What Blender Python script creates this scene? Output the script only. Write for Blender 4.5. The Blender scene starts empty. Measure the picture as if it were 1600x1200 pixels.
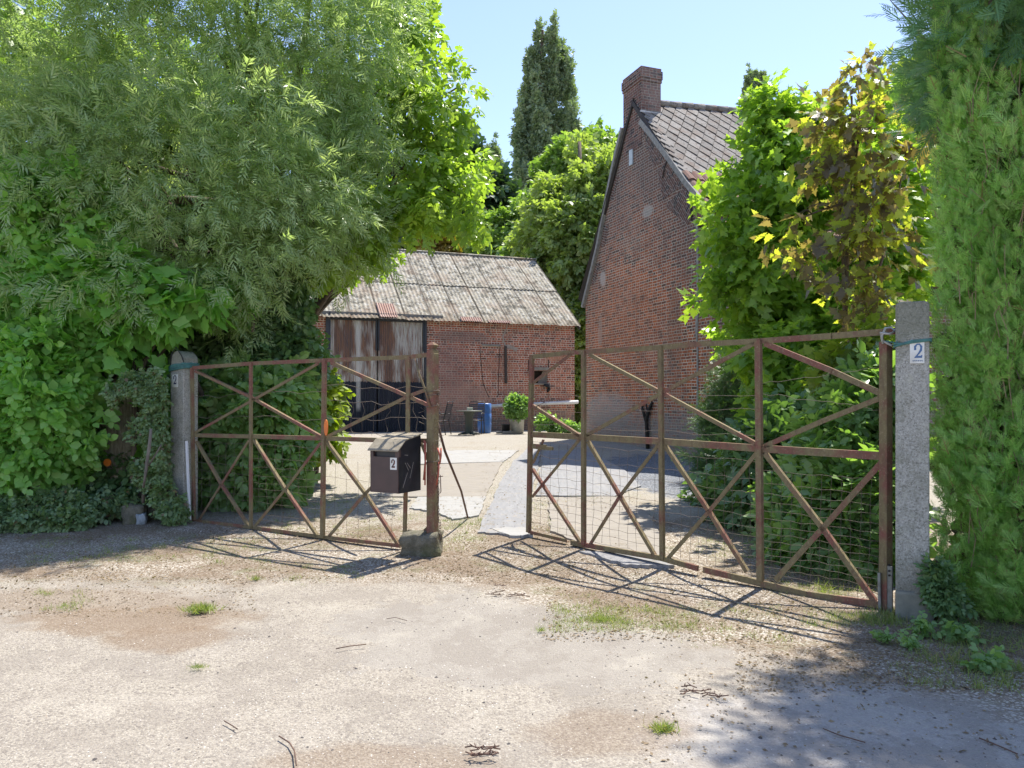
import bpy, math, random
import numpy as np
from mathutils import Vector, Matrix

R = math.radians
S = bpy.context.scene
C = S.collection

# ------------------------------------------------------------------ camera, sky, sun
F, HZ, EYE = 1200.0, 630.0, 1.6
cam_d = bpy.data.cameras.new('camera'); cam = bpy.data.objects.new('camera', cam_d); C.objects.link(cam)
cam.location = (0, 0, EYE); cam.rotation_euler = (R(90), 0, 0)
cam_d.sensor_width = 36; cam_d.lens = 36*F/1600.0
cam_d.shift_y = (HZ-600)/1600.0
cam_d.clip_start = 0.05; cam_d.clip_end = 2000
S.camera = cam

SUN = Vector((.60, .85, 2.08)).normalized()
elev = math.asin(SUN.z); az = math.atan2(SUN.x, SUN.y)
w = bpy.data.worlds.new('World'); S.world = w; w.use_nodes = True
nt = w.node_tree
bg = nt.nodes['Background']
sky = nt.nodes.new('ShaderNodeTexSky'); sky.sky_type = 'NISHITA'; sky.sun_disc = False
sky.sun_elevation = elev; sky.sun_rotation = az
sky.air_density = 1.0; sky.dust_density = 0.3; sky.ozone_density = 2.5
tint = nt.nodes.new('ShaderNodeMix'); tint.data_type = 'RGBA'; tint.blend_type = 'MULTIPLY'; tint.inputs[0].default_value = 1
tint.inputs[7].default_value = (.77, .69, .71, 1)
nt.links.new(sky.outputs[0], tint.inputs[6]); nt.links.new(tint.outputs[2], bg.inputs[0]); bg.inputs[1].default_value = 0.15
sl = bpy.data.lights.new('sun', 'SUN'); sl.energy = 3.3; sl.angle = R(0.53); sl.color = (1, .95, .86)
so = bpy.data.objects.new('sun', sl); C.objects.link(so)
so.rotation_euler = SUN.to_track_quat('Z', 'Y').to_euler()
so.location = SUN*30
S.view_settings.view_transform = 'Standard'; S.view_settings.look = 'None'
S.view_settings.gamma = 1; S.view_settings.exposure = 1.42
try:
    S.cycles.max_bounces = 8; S.cycles.diffuse_bounces = 6; S.cycles.transmission_bounces = 5
    S.cycles.transparent_max_bounces = 4; S.cycles.glossy_bounces = 2
    S.cycles.caustics_reflective = False; S.cycles.caustics_refractive = False
except Exception: pass

# ------------------------------------------------------------------ helpers: mapping
def gz(x, y):
    return max(0.0, min(y, 22.0)-7.0)*0.043
def at(px, py, Y):
    return Vector(((px-800)/F*Y, Y, EYE-(py-HZ)/F*Y))
def gnd(px, py, dz=0.0):
    k = (py-HZ)/F
    Y = EYE/k
    if Y > 7:
        Y = (EYE+7*.043)/(k+.043)
        if Y > 22: Y = (EYE-.645)/k
    X = (px-800)/F*Y
    return Vector((X, Y, gz(X, Y)+dz))
class Plane:
    """vertical plane through two ground points; pixel -> point on it"""
    def __init__(s, a, b):
        s.a = Vector((a[0], a[1], 0)); d = Vector((b[0]-a[0], b[1]-a[1], 0)); s.L = d.length; s.d = d/s.L
        s.n = Vector((s.d.y, -s.d.x, 0))
        if s.n.y > 0: s.n = -s.n          # normal towards the camera
    def p(s, px, py, off=0.0):
        k = (px-800)/F; a = s.a+s.n*off
        t = (k*a.y-a.x)/(s.d.x-k*s.d.y)
        q = a+s.d*t
        return Vector((q.x, q.y, EYE-(py-HZ)/F*q.y))
    def uv(s, q): return ((Vector(q)-s.a).dot(s.d), q[2])
    def w(s, u, z, off=0.0):
        q = s.a+s.d*u+s.n*off
        return Vector((q.x, q.y, z))

# ------------------------------------------------------------------ helpers: materials
class NT:
    def __init__(s, name):
        m = bpy.data.materials.new(name); m.use_nodes = True; s.m = m; s.t = m.node_tree; s.t.nodes.clear()
        s.out = s.n('ShaderNodeOutputMaterial')
    def n(s, typ, **k):
        nd = s.t.nodes.new(typ)
        for a, b in k.items(): setattr(nd, a, b)
        return nd
    def l(s, a, b): s.t.links.new(a, b)
    def setin(s, sock, v):
        if hasattr(v, 'is_output') or isinstance(v, bpy.types.NodeSocket): s.l(v, sock)
        else:
            if isinstance(v, (tuple, list)) and len(v) == 3 and sock.type == 'RGBA': v = (*v, 1)
            sock.default_value = v
    def coord(s, kind='Object'): return s.n('ShaderNodeTexCoord').outputs[kind]
    def pos(s): return s.n('ShaderNodeNewGeometry').outputs['Position']
    def island(s): return s.n('ShaderNodeNewGeometry').outputs['Random Per Island']
    def mapp(s, v, scale=(1, 1, 1), loc=(0, 0, 0), rot=(0, 0, 0)):
        m = s.n('ShaderNodeMapping'); s.l(v, m.inputs[0]); m.inputs['Scale'].default_value = scale
        m.inputs['Location'].default_value = loc; m.inputs['Rotation'].default_value = rot
        return m.outputs[0]
    def noise(s, v, scale, detail=4, rough=.55, dist=0):
        n = s.n('ShaderNodeTexNoise'); s.l(v, n.inputs['Vector']); n.inputs['Scale'].default_value = scale
        n.inputs['Detail'].default_value = detail; n.inputs['Roughness'].default_value = rough
        n.inputs['Distortion'].default_value = dist
        return n.outputs[0]
    def voro(s, v, scale, feat='F1', out='Distance', rnd=1):
        n = s.n('ShaderNodeTexVoronoi', feature=feat); s.l(v, n.inputs['Vector']); n.inputs['Scale'].default_value = scale
        n.inputs['Randomness'].default_value = rnd
        return n.outputs[out]
    def ramp(s, v, a, b, lo=0.0, hi=1.0, smooth=False):
        m = s.n('ShaderNodeMapRange'); m.interpolation_type = 'SMOOTHSTEP' if smooth else 'LINEAR'
        s.setin(m.inputs[0], v); m.inputs[1].default_value = a; m.inputs[2].default_value = b
        m.inputs[3].default_value = lo; m.inputs[4].default_value = hi
        return m.outputs[0]
    def mix(s, f, a, b, mode='MIX'):
        m = s.n('ShaderNodeMix', data_type='RGBA', blend_type=mode)
        s.setin(m.inputs[0], f); s.setin(m.inputs[6], a); s.setin(m.inputs[7], b)
        return m.outputs[2]
    def math(s, op, a, b=0.0, c=None):
        m = s.n('ShaderNodeMath', operation=op); s.setin(m.inputs[0], a); s.setin(m.inputs[1], b)
        if c is not None: s.setin(m.inputs[2], c)
        return m.outputs[0]
    def sep(s, v):
        m = s.n('ShaderNodeSeparateXYZ'); s.l(v, m.inputs[0]); return m.outputs
    def comb(s, x, y, z):
        m = s.n('ShaderNodeCombineXYZ'); s.setin(m.inputs[0], x); s.setin(m.inputs[1], y); s.setin(m.inputs[2], z); return m.outputs[0]
    def ell(s, pos, cx, cy, rx, ry, nz, amt=.5, soft=.25):
        v = s.mapp(pos, (1/rx, 1/ry, 0), (-cx/rx, -cy/ry, 0))
        m = s.n('ShaderNodeVectorMath', operation='LENGTH'); s.l(v, m.inputs[0])
        d = s.math('ADD', m.outputs['Value'], s.math('MULTIPLY', s.math('SUBTRACT', nz, .5), amt*2))
        return s.ramp(d, 1+soft, 1-soft, 0, 1, True)
    def colors(s, v, stops):
        r = s.n('ShaderNodeValToRGB'); s.l(v, r.inputs[0]); e = r.color_ramp.elements
        while len(e) < len(stops): e.new(.5)
        for i, (p, c) in enumerate(stops): e[i].position = p; e[i].color = (*c, 1)
        return r.outputs[0]
    def bump(s, h, strength=.5, dist=.01, normal=None):
        b = s.n('ShaderNodeBump'); s.l(h, b.inputs['Height']); b.inputs['Strength'].default_value = strength
        b.inputs['Distance'].default_value = dist
        if normal: s.l(normal, b.inputs['Normal'])
        return b.outputs[0]
    def pbr(s, col, rough=.8, metal=0, normal=None, spec=.5):
        p = s.n('ShaderNodeBsdfPrincipled'); s.setin(p.inputs['Base Color'], col); s.setin(p.inputs['Roughness'], rough)
        s.setin(p.inputs['Metallic'], metal); p.inputs['Specular IOR Level'].default_value = spec
        if normal: s.l(normal, p.inputs['Normal'])
        return p.outputs[0]
    def done(s, sh): s.l(sh, s.out.inputs[0]); return s.m

def leaf_mat(name, a, b, trans=.4, tcol=None, rough=.5, dead=None, clump=1.2):
    s = NT(name); o = s.pos()
    isl = s.island(); nz = s.noise(o, clump, 2)
    f = s.math('ADD', s.math('MULTIPLY', isl, .6), s.math('MULTIPLY', s.ramp(nz, .3, .7), .4))
    col = s.mix(f, a, b)
    if dead:
        col = s.mix(s.ramp(isl, 1-dead[0], 1-dead[0]+.002), col, dead[1])
    pb = s.pbr(col, rough, spec=.5)
    t = s.n('ShaderNodeBsdfTranslucent')
    tc = s.mix(1.0, col, tcol or (1.5, 1.7, .45), 'MULTIPLY'); s.l(tc, t.inputs[0])
    mx = s.n('ShaderNodeMixShader'); mx.inputs[0].default_value = trans
    s.l(pb, mx.inputs[1]); s.l(t.outputs[0], mx.inputs[2])
    return s.done(mx.outputs[0])

def simple(name, a, b=None, scale=8, rough=.8, metal=0, bump=.3, bdist=.004, stretch=(1, 1, 1)):
    s = NT(name); o = s.mapp(s.coord(), stretch)
    n1 = s.noise(o, scale, 6, .65)
    col = s.mix(s.ramp(n1, .35, .65), a, b or tuple(x*.7 for x in a))
    return s.done(s.pbr(col, rough, metal, s.bump(n1, bump, bdist)))

def brick_mat(name, c1, c2, mortar, dark, plinth=None, bw=.205, bh=.068, msize=.006, pale=.3):
    s = NT(name); uv = s.coord('UV')
    wob = s.noise(uv, 3.0, 2)
    v = s.n('ShaderNodeVectorMath', operation='ADD'); s.l(uv, v.inputs[0])
    s.l(s.comb(s.math('MULTIPLY', s.math('SUBTRACT', s.noise(uv, 2.2, 2), .5), .02),
               s.math('MULTIPLY', s.math('SUBTRACT', wob, .5), .03), 0), v.inputs[1])
    def br(width, off, freq):
        b = s.n('ShaderNodeTexBrick'); s.l(v.outputs[0], b.inputs['Vector'])
        b.offset = off; b.offset_frequency = freq
        b.inputs['Scale'].default_value = 1; b.inputs['Brick Width'].default_value = width
        b.inputs['Row Height'].default_value = bh; b.inputs['Mortar Size'].default_value = msize
        b.inputs['Mortar Smooth'].default_value = .15; b.inputs['Bias'].default_value = -.1
        b.inputs['Color1'].default_value = (0, 0, 0, 1); b.inputs['Color2'].default_value = (1, 1, 1, 1); b.inputs['Mortar'].default_value = (.5, .5, .5, 1)
        return b
    y = s.sep(v.outputs[0])[1]
    rown = s.math('FLOOR', s.math('DIVIDE', s.math('ADD', y, 20*bh), bh))
    row = s.math('MODULO', rown, 2)
    wn = s.n('ShaderNodeTexWhiteNoise', noise_dimensions='1D'); s.l(rown, wn.inputs['W'])
    v2 = s.n('ShaderNodeVectorMath', operation='ADD'); s.l(v.outputs[0], v2.inputs[0])
    s.l(s.comb(s.math('MULTIPLY', wn.outputs[0], bw*.35), 0.0, 0.0), v2.inputs[1]); v = v2
    b1 = br(bw, 0, 2)
    b2 = br(bw*.5, 0, 2)
    cc = s.mix(row, b1.outputs['Color'], b2.outputs['Color'])
    fac = s.math('ADD', s.math('MULTIPLY', s.math('SUBTRACT', 1.0, row), b1.outputs['Fac']), s.math('MULTIPLY', row, b2.outputs['Fac']))
    fine = s.noise(uv, 60, 4); big = s.noise(uv, .55, 5, .6); mid = s.noise(uv, 2.3, 5, .65)
    rnd = s.sep(cc)[0]
    base = s.colors(rnd, [(0, dark), (.2, c2), (.58, c1), (.8, tuple(x*.8 for x in c1)), (1, tuple(min(1, x*1.25) for x in c1))])
    base = s.mix(s.ramp(fine, .35, .85, 0, .35), base, dark)
    base = s.mix(s.ramp(mid, .5, .72, 0, .55), base, tuple(x*.55+.02 for x in c2))
    base = s.mix(s.ramp(big, .52, .66, 0, pale), base, (.36, .31, .27))
    mort = s.mix(s.ramp(mid, .45, .7), mortar, tuple(x*.5 for x in mortar))
    col = s.mix(fac, base, mort)
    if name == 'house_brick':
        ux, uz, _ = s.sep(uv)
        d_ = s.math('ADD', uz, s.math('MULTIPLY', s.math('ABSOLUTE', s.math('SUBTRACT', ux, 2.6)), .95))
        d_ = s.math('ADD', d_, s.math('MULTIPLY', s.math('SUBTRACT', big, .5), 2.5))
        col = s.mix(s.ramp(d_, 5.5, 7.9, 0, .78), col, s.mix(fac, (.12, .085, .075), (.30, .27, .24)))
    def spot(cu, cz, ru, rz, colr, a):
        nonlocal col
        m_ = s.ell(uv, cu, cz, ru, rz, mid, .6, .25); col = s.mix(s.math('MULTIPLY', m_, a), col, colr)
    if name == 'house_brick':
        spot(1.05, 5.0, .16, .22, (.50, .45, .40), .7); spot(.9, 3.6, .12, .4, (.45, .41, .36), .5); spot(3.4, 6.3, .25, .15, (.48, .44, .39), .6); spot(2.2, 3.2, 2.2, 1.6, (.45, .16, .08), .25); spot(4.6, 3.0, .3, 1.4, (.20, .12, .09), .4); spot(1.3, 1.4, 1.2, .5, (.40, .38, .36), .5)
    if name == 'barn_brick':
        spot(4.6, 1.75, 1.1, .55, (.42, .27, .22), .6); spot(6.0, 2.9, .6, .25, (.44, .22, .15), .5); spot(8.2, 3.3, .5, .2, (.55, .27, .16), .5); spot(4.2, 2.9, .7, .8, (.30, .17, .15), .5); spot(4.6, 3.9, 1.0, .2, (.24, .17, .15), .6)
    if plinth:
        z = s.sep(uv)[1]
        m = s.ramp(s.math('ADD', z, s.math('MULTIPLY', s.math('SUBTRACT', mid, .5), 1.2)), plinth[0]+.25, plinth[0]-.25)
        m = s.math('MULTIPLY', m, s.ramp(s.noise(uv, 9, 5), .25, .6, .25, .95))
        col = s.mix(m, col, plinth[1])
    h = s.math('ADD', s.math('MULTIPLY', s.math('SUBTRACT', 1.0, fac), 1.0), s.math('MULTIPLY', fine, .5))
    return s.done(s.pbr(col, .9, 0, s.bump(h, .8, .008), .2))

# ------------------------------------------------------------------ helpers: objects
def tag(o, label=None, cat=None, group=None, kind=None):
    if label: o['label'] = label
    if cat: o['category'] = cat
    if group: o['group'] = group
    if kind: o['kind'] = kind
    return o
def empty(name, loc, label, cat, group=None, rz=0):
    o = bpy.data.objects.new(name, None); C.objects.link(o); o.location = loc; o.rotation_euler[2] = rz
    o.empty_display_size = .1
    return tag(o, label, cat, group)
def link(name, me, mat, parent=None):
    o = bpy.data.objects.new(name, me); C.objects.link(o)
    if isinstance(mat, (list, tuple)):
        for m in mat: me.materials.append(m)
    elif mat: me.materials.append(mat)
    if parent:
        o.parent = parent
        o.matrix_parent_inverse = parent.matrix_basis.inverted() if parent.parent is None else (parent.parent.matrix_basis @ parent.matrix_parent_inverse @ parent.matrix_basis).inverted()
    return o
def copy_tree(o, parent=None):
    c = o.copy(); C.objects.link(c)
    if parent: c.parent = parent
    for ch in o.children: copy_tree(ch, c)
    return c

class MB:
    """collects faces; build() links them as one mesh object (world coordinates)"""
    def __init__(s): s.v = []; s.f = []; s.uv = []; s.mi = []; s.sm = []
    def poly(s, pts, uvs=None, mi=0, smooth=False):
        i = len(s.v); pts = [Vector(p) for p in pts]; s.v += pts; s.f.append(list(range(i, i+len(pts))))
        if uvs is None:
            n = Vector((0, 0, 0))
            for a in range(len(pts)):
                p, q = pts[a], pts[(a+1) % len(pts)]
                n += Vector(((p.y-q.y)*(p.z+q.z), (p.z-q.z)*(p.x+q.x), (p.x-q.x)*(p.y+q.y)))
            if n.length: n.normalize()
            if abs(n.z) > .85: uvs = [(p.x, p.y) for p in pts]
            else:
                t = Vector((-n.y, n.x, 0)).normalized(); uvs = [(p.dot(t), p.z) for p in pts]
        s.uv.append(uvs); s.mi.append(mi); s.sm.append(smooth)
    def hexa(s, p, mi=0):   # p: 8 corners, 0-3 bottom ring, 4-7 top ring
        for q in ((3, 2, 1, 0), (4, 5, 6, 7), (0, 1, 5, 4), (1, 2, 6, 5), (2, 3, 7, 6), (3, 0, 4, 7)):
            s.poly([p[k] for k in q], mi=mi)
    def box(s, c, size, rz=0, mi=0, M=None):
        a, b, h = [x/2 for x in size]; m = M or Matrix.Rotation(rz, 3, 'Z'); c = Vector(c)
        s.hexa([c+m @ Vector(q) for q in ((-a, -b, -h), (a, -b, -h), (a, b, -h), (-a, b, -h), (-a, -b, h), (a, -b, h), (a, b, h), (-a, b, h))], mi)
    def bar(s, p, q, w, d, nrm, mi=0):
        p = Vector(p); q = Vector(q); x = (q-p).normalized(); n = Vector(nrm); y = n.cross(x).normalized(); n = x.cross(y).normalized()
        r = [(-w/2, -d/2), (w/2, -d/2), (w/2, d/2), (-w/2, d/2)]
        s.hexa([p+y*a+n*b for a, b in r]+[q+y*a+n*b for a, b in r], mi)
    def tube(s, pts, rad, n=6, mi=0, cap=True):
        pts = [Vector(p) for p in pts]; rs = rad if isinstance(rad, (list, tuple)) else [rad]*len(pts)
        base = len(s.v); up = Vector((0.13, .21, .97))
        for i, p in enumerate(pts):
            d = (pts[min(i+1, len(pts)-1)]-pts[max(i-1, 0)])
            d = d.normalized() if d.length > 1e-9 else Vector((0, 0, 1))
            a = d.cross(up); a = a.normalized() if a.length > .05 else d.cross(Vector((1, 0, 0))).normalized()
            b = d.cross(a)
            for k in range(n):
                t = 2*math.pi*k/n; s.v.append(p+(a*math.cos(t)+b*math.sin(t))*rs[i])
        L = 0
        for i in range(len(pts)-1):
            L2 = L+(pts[i+1]-pts[i]).length
            for k in range(n):
                a = base+i*n+k; b = base+i*n+(k+1) % n
                s.f.append([a, b, b+n, a+n]); s.mi.append(mi); s.sm.append(True)
                s.uv.append([(k/n, L), ((k+1)/n, L), ((k+1)/n, L2), (k/n, L2)])
            L = L2
        if cap:
            for r0, rev in ((base, True), (base+(len(pts)-1)*n, False)):
                f = [r0+k for k in range(n)]
                s.f.append(f[::-1] if rev else f); s.uv.append([(0, 0)]*n); s.mi.append(mi); s.sm.append(False)
    def lathe(s, c, prof, n=20, mi=0):
        c = Vector(c); base = len(s.v)
        for r, z in prof:
            for k in range(n):
                t = 2*math.pi*k/n; s.v.append(c+Vector((math.cos(t)*r, math.sin(t)*r, z)))
        for i in range(len(prof)-1):
            for k in range(n):
                a = base+i*n+k; b = base+i*n+(k+1) % n
                s.f.append([a, b, b+n, a+n]); s.mi.append(mi); s.sm.append(True)
                s.uv.append([(k/n, prof[i][1]), ((k+1)/n, prof[i][1]), ((k+1)/n, prof[i+1][1]), (k/n, prof[i+1][1])])
    def prism(s, pts, off, mi=0):
        """closed polygon extruded by vector off"""
        pts = [Vector(p) for p in pts]; off = Vector(off); q = [p+off for p in pts]
        s.poly(pts[::-1], mi=mi); s.poly(q, mi=mi)
        for i in range(len(pts)):
            j = (i+1) % len(pts); s.poly([pts[i], pts[j], q[j], q[i]], mi=mi)
    def build(s, name, mat, parent=None, bevel=0, origin=None, weld=False):
        me = bpy.data.meshes.new(name)
        o0 = parent.location.copy() if (origin is None and parent is None) and False else Vector((0, 0, 0))
        me.from_pydata([tuple(p) for p in s.v], [], s.f)
        uvl = me.uv_layers.new(name='UVMap')
        flat = [c for fu in s.uv for uv in fu for c in uv]
        uvl.data.foreach_set('uv', flat)
        me.polygons.foreach_set('material_index', s.mi); me.polygons.foreach_set('use_smooth', s.sm)
        me.update()
        o = link(name, me, mat, parent)
        if weld or bevel:
            import bmesh
            bm = bmesh.new(); bm.from_mesh(me); bmesh.ops.remove_doubles(bm, verts=bm.verts, dist=1e-5)
            bmesh.ops.recalc_face_normals(bm, faces=bm.faces); bm.to_mesh(me); bm.free()
        if bevel:
            b = o.modifiers.new('bevel', 'BEVEL'); b.width = bevel; b.segments = 2; b.limit_method = 'ANGLE'
        return o
def single(mb, name, mat, label, cat, loc=None, **k):
    """one-mesh thing with its origin at its base"""
    grp = k.pop('group', None); kind = k.pop('kind', None)
    c = Vector(loc) if loc is not None else sum(mb.v, Vector())/len(mb.v)
    mb.v = [p-c for p in mb.v]
    o = mb.build(name, mat, None, **k); o.location = c
    return tag(o, label, cat, grp, kind)

# ------------------------------------------------------------------ helpers: foliage
rng = np.random.default_rng(7); random.seed(7)
def nrm(a): return a/np.maximum(np.linalg.norm(a, axis=-1, keepdims=True), 1e-9)
def npmesh(name, V, faces_by_k):
    """V (N,3); faces_by_k list of int arrays (M,k)"""
    me = bpy.data.meshes.new(name)
    me.vertices.add(len(V)); me.vertices.foreach_set('co', V.astype(np.float32).ravel())
    loops = np.concatenate([f.ravel() for f in faces_by_k]).astype(np.int32)
    tot = np.concatenate([np.full(len(f), f.shape[1]) for f in faces_by_k]).astype(np.int32)
    st = np.concatenate([[0], np.cumsum(tot)[:-1]]).astype(np.int32)
    me.loops.add(len(loops)); me.loops.foreach_set('vertex_index', loops)
    me.polygons.add(len(tot)); me.polygons.foreach_set('loop_start', st)
    me.update(calc_edges=True)
    return me
def scatter(name, mat, shape, P, D, N, Sz, parent=None, origin=None):
    V, FS = shape; V = np.array(V, float); K = len(V)
    X = nrm(D); Y = nrm(np.cross(N, X)); Z = np.cross(X, Y)
    A = (V[None, :, 0, None]*X[:, None, :]+V[None, :, 1, None]*Y[:, None, :]+V[None, :, 2, None]*Z[:, None, :])
    W = P[:, None, :]+A*Sz[:, None, None]
    W = W.reshape(-1, 3)
    if origin is not None: W = W-np.array(origin)
    ks = sorted(set(len(f) for f in FS)); out = []
    off = (np.arange(len(P))*K)[:, None, None]
    for k in ks:
        fk = np.array([f for f in FS if len(f) == k])[None]
        out.append((fk+off).reshape(-1, k))
    return link(name, npmesh(name, W, out), mat, parent)
def join_shapes(parts):
    V = []; Fs = []
    for v, f in parts:
        b = len(V); V += [tuple(p) for p in v]; Fs += [[i+b for i in q] for q in f]
    return V, Fs
def xf(shape, M):
    v, f = shape; return [tuple(M @ Vector(p)) for p in v], f
LEAF_N = ([(0, 0, 0), (.35, .085, .01), (1, 0, -.05), (.35, -.085, .01)], [[0, 3, 2, 1]])
LEAF_B = ([(0, 0, 0), (.22, .24, .07), (.62, .27, .05), (1, 0, -.08), (.62, -.27, .05), (.22, -.24, .07), (.45, 0, 0)],
          [[0, 6, 2, 1], [6, 3, 2], [0, 5, 4, 6], [6, 4, 3]])
def maple_shape():
    o = [(0, 0), (-.06, -.22), (.12, -.2), (.1, -.5), (.3, -.32), (.42, -.42), (.45, -.2), (.62, -.26), (.7, -.12), (1.0, 0)]
    pts = o+[(x, -y) for x, y in o[::-1][1:-1]]
    v = [(x, y, .25*abs(y)-.1*x*x) for x, y in pts]
    return v, [list(range(len(v)))]
MAPLE = maple_shape()
def vine_shape():
    o = [(0, 0), (-.14, -.18), (-.05, -.42), (.2, -.36), (.38, -.46), (.52, -.28), (.72, -.26), (.78, -.12), (1.0, 0)]
    pts = o+[(x, -y) for x, y in o[::-1][1:-1]]
    v = [(x, y, .15*abs(y)-.12*x*x) for x, y in pts]
    return v, [list(range(len(v)))]
VINE = vine_shape()
def sprig(leaf, n, ll, spread=50, seed=1, droop=.25, curl=.0, pair=False, wid=1.0, spin=1.0):
    """leaves along an axis of length 1"""
    r = random.Random(seed); parts = []
    for i in range(n):
        t = (i+.6)/n; side = 1 if i % 2 else -1
        if pair: t = ((i//2)+.8)/(n/2)
        a = math.radians(spread*r.uniform(.75, 1.2))*side*(1-.55*t)
        L = ll*r.uniform(.75, 1.15)*(1-.35*max(0, t-.6)/.4)
        M = Matrix.Translation((t, 0, -droop*t*t)) @ Matrix.Rotation(r.uniform(-.7, .7)*spin, 4, 'X') @ Matrix.Rotation(a, 4, 'Z') @ Matrix.Rotation(r.uniform(-.1, .5)*spin, 4, 'Y') @ Matrix.Diagonal((L, L*wid, L, 1))
        parts.append(xf(leaf, M))
    return join_shapes(parts)
def strip(p, q, w):
    return [(p[0], p[1]-w, p[2]), (q[0], q[1]-w*.5, q[2]), (q[0], q[1]+w*.5, q[2]), (p[0], p[1]+w, p[2])], [[0, 1, 2, 3]]
WILLOW = [join_shapes([sprig(LEAF_N, 15, .36, 52, k, .25)]) for k in (1, 2)]
WALNUT = sprig(LEAF_B, 7, .55, 65, 3, .25)
BROAD = sprig(LEAF_B, 5, .6, 60, 5, .15, wid=1.15)
def thuja_shape(seed):
    r = random.Random(seed); parts = [strip((0, 0, 0), (1, 0, -.04), .03)]
    for i in range(9):
        t = .08+.84*i/9
        for sd in (1, -1):
            L = (.52-.42*t)*r.uniform(.8, 1.15); a = math.radians(42)*sd
            d = Vector((math.cos(a), math.sin(a), r.uniform(-.25, .15)))
            p = Vector((t, 0, -.04*t))
            nv = Vector((-d.y, d.x, 0))*.020
            q = p+d*L
            parts.append(([tuple(p-nv*.5), tuple(p+d*L*.5-nv), tuple(q), tuple(p+d*L*.5+nv)], [[0, 1, 2, 3]]))
    return join_shapes(parts)
THUJA = [thuja_shape(k) for k in (1, 2, 3)]
def needle_shape(n=16, ll=.16):
    r = random.Random(4); parts = [strip((0, 0, 0), (1, 0, -.05), .02)]
    for i in range(n):
        t = i/n; sd = 1 if i % 2 else -1; a = math.radians(60)*sd
        d = Vector((math.cos(a), math.sin(a), r.uniform(-.2, .6))); p = Vector((t, 0, -.05*t)); nv = Vector((-d.y, d.x, 0))*.016; q = p+d*ll
        parts.append(([tuple(p-nv), tuple(q-nv*.5), tuple(q+nv*.5), tuple(p+nv)], [[0, 1, 2, 3]]))
    return join_shapes(parts)
NEEDLE = needle_shape()

def PB(px, py, Y, rx, ry, rd, w=None):
    """crown lobe: centre seen at px,py at depth Y, radii in photo pixels, depth radius in metres"""
    c = at(px, py, Y); return (c.x, c.y, c.z, rx*Y/F, rd, ry*Y/F, w)
def cloud(lobes, n, clumps, cr, shell=.55, flat=1.0, face=.25, zmin=None):
    """points in clumps near the surface of lobes; returns P, outward dirs"""
    L = np.array([l[:6] for l in lobes]); ar = (L[:, 3]*L[:, 5]); wt = np.array([(l[6] if l[6] else 1) for l in lobes])*ar; wt = wt/wt.sum()
    ci = rng.choice(len(L), clumps, p=wt)
    d = nrm(rng.normal(size=(clumps, 3)))
    flip = (d[:, 1] > 0) & (rng.random(clumps) < face*2); d[flip, 1] *= -1
    rad = shell+(1-shell)*rng.random(clumps)**.6
    rad = rad*(.78+.5*rng.random(clumps)**1.6)
    cc = L[ci, :3]+d*L[ci, 3:6]*rad[:, None]
    cs = cr*(.55+.9*rng.random(clumps))
    pi = rng.choice(clumps, n, p=cs**2/(cs**2).sum())
    g = nrm(rng.normal(size=(n, 3)))*(rng.random(n)**.5)[:, None]
    g[:, 2] *= flat
    P = cc[pi]+g*cs[pi][:, None]
    O = nrm(nrm(d[pi])*.6+g*.8)
    if zmin is not None:
        gy = np.clip(P[:, 1], 7, 22)*.043-.301+zmin
        P[:, 2] = np.maximum(P[:, 2], gy+rng.random(n)*.05)
    return P, O
def orient(O, droop=.3, rnd=.6, up=.7):
    n = len(O); D = nrm(O+rng.normal(size=(n, 3))*rnd-np.array([0, 0, droop]))
    N = nrm(np.array([0, 0, up])+O*.5+rng.normal(size=(n, 3))*.5)
    return D, N
BARK = simple('bark', (.16, .12, .09), (.08, .06, .045), 14, .95, 0, .9, .02, (1, 1, .25))
BARK2 = simple('bark_grey', (.24, .21, .17), (.11, .09, .07), 18, .95, 0, .9, .02, (1, 1, .2))
def limbs(mb, base, top, r0, targets, seed=1, n=7, thin=.25):
    r = random.Random(seed); base = Vector(base); top = Vector(top)
    pts = []; k = 9
    for i in range(k):
        t = i/(k-1); p = base.lerp(top, t)+Vector((r.uniform(-1, 1), r.uniform(-1, 1), 0))*r0*.8*(1 if 0 < i < k-1 else 0); pts.append(p)
    rs = [r0*(1-.75*(i/(k-1)))*(1.25 if i == 0 else 1) for i in range(k)]
    mb.tube(pts, rs, 10)
    for tg in targets:
        tg = Vector(tg); j = r.randint(2, k-2); p = pts[j]; m = p.lerp(tg, .5)+Vector((r.uniform(-.2, .2), r.uniform(-.2, .2), .15))*(tg-p).length*.4
        seg = [p.lerp(m, a).lerp(m.lerp(tg, a), a) for a in [q/6 for q in range(7)]]
        ra = rs[j]*.55
        mb.tube(seg, [ra*(1-.8*q/6)+.004 for q in range(7)], n)
        for q in range(4):
            s0 = seg[r.randint(2, 4)]; e = s0.lerp(tg, .5)+(tg-p).length*.16*Vector((r.uniform(-1, 1), r.uniform(-1, 1), r.uniform(0, 1))).normalized()
            mm = s0.lerp(e, .5)+Vector((0, 0, .05)); mb.tube([s0, mm, e], [ra*.35+.003, ra*.22+.002, .003], 5)
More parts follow.
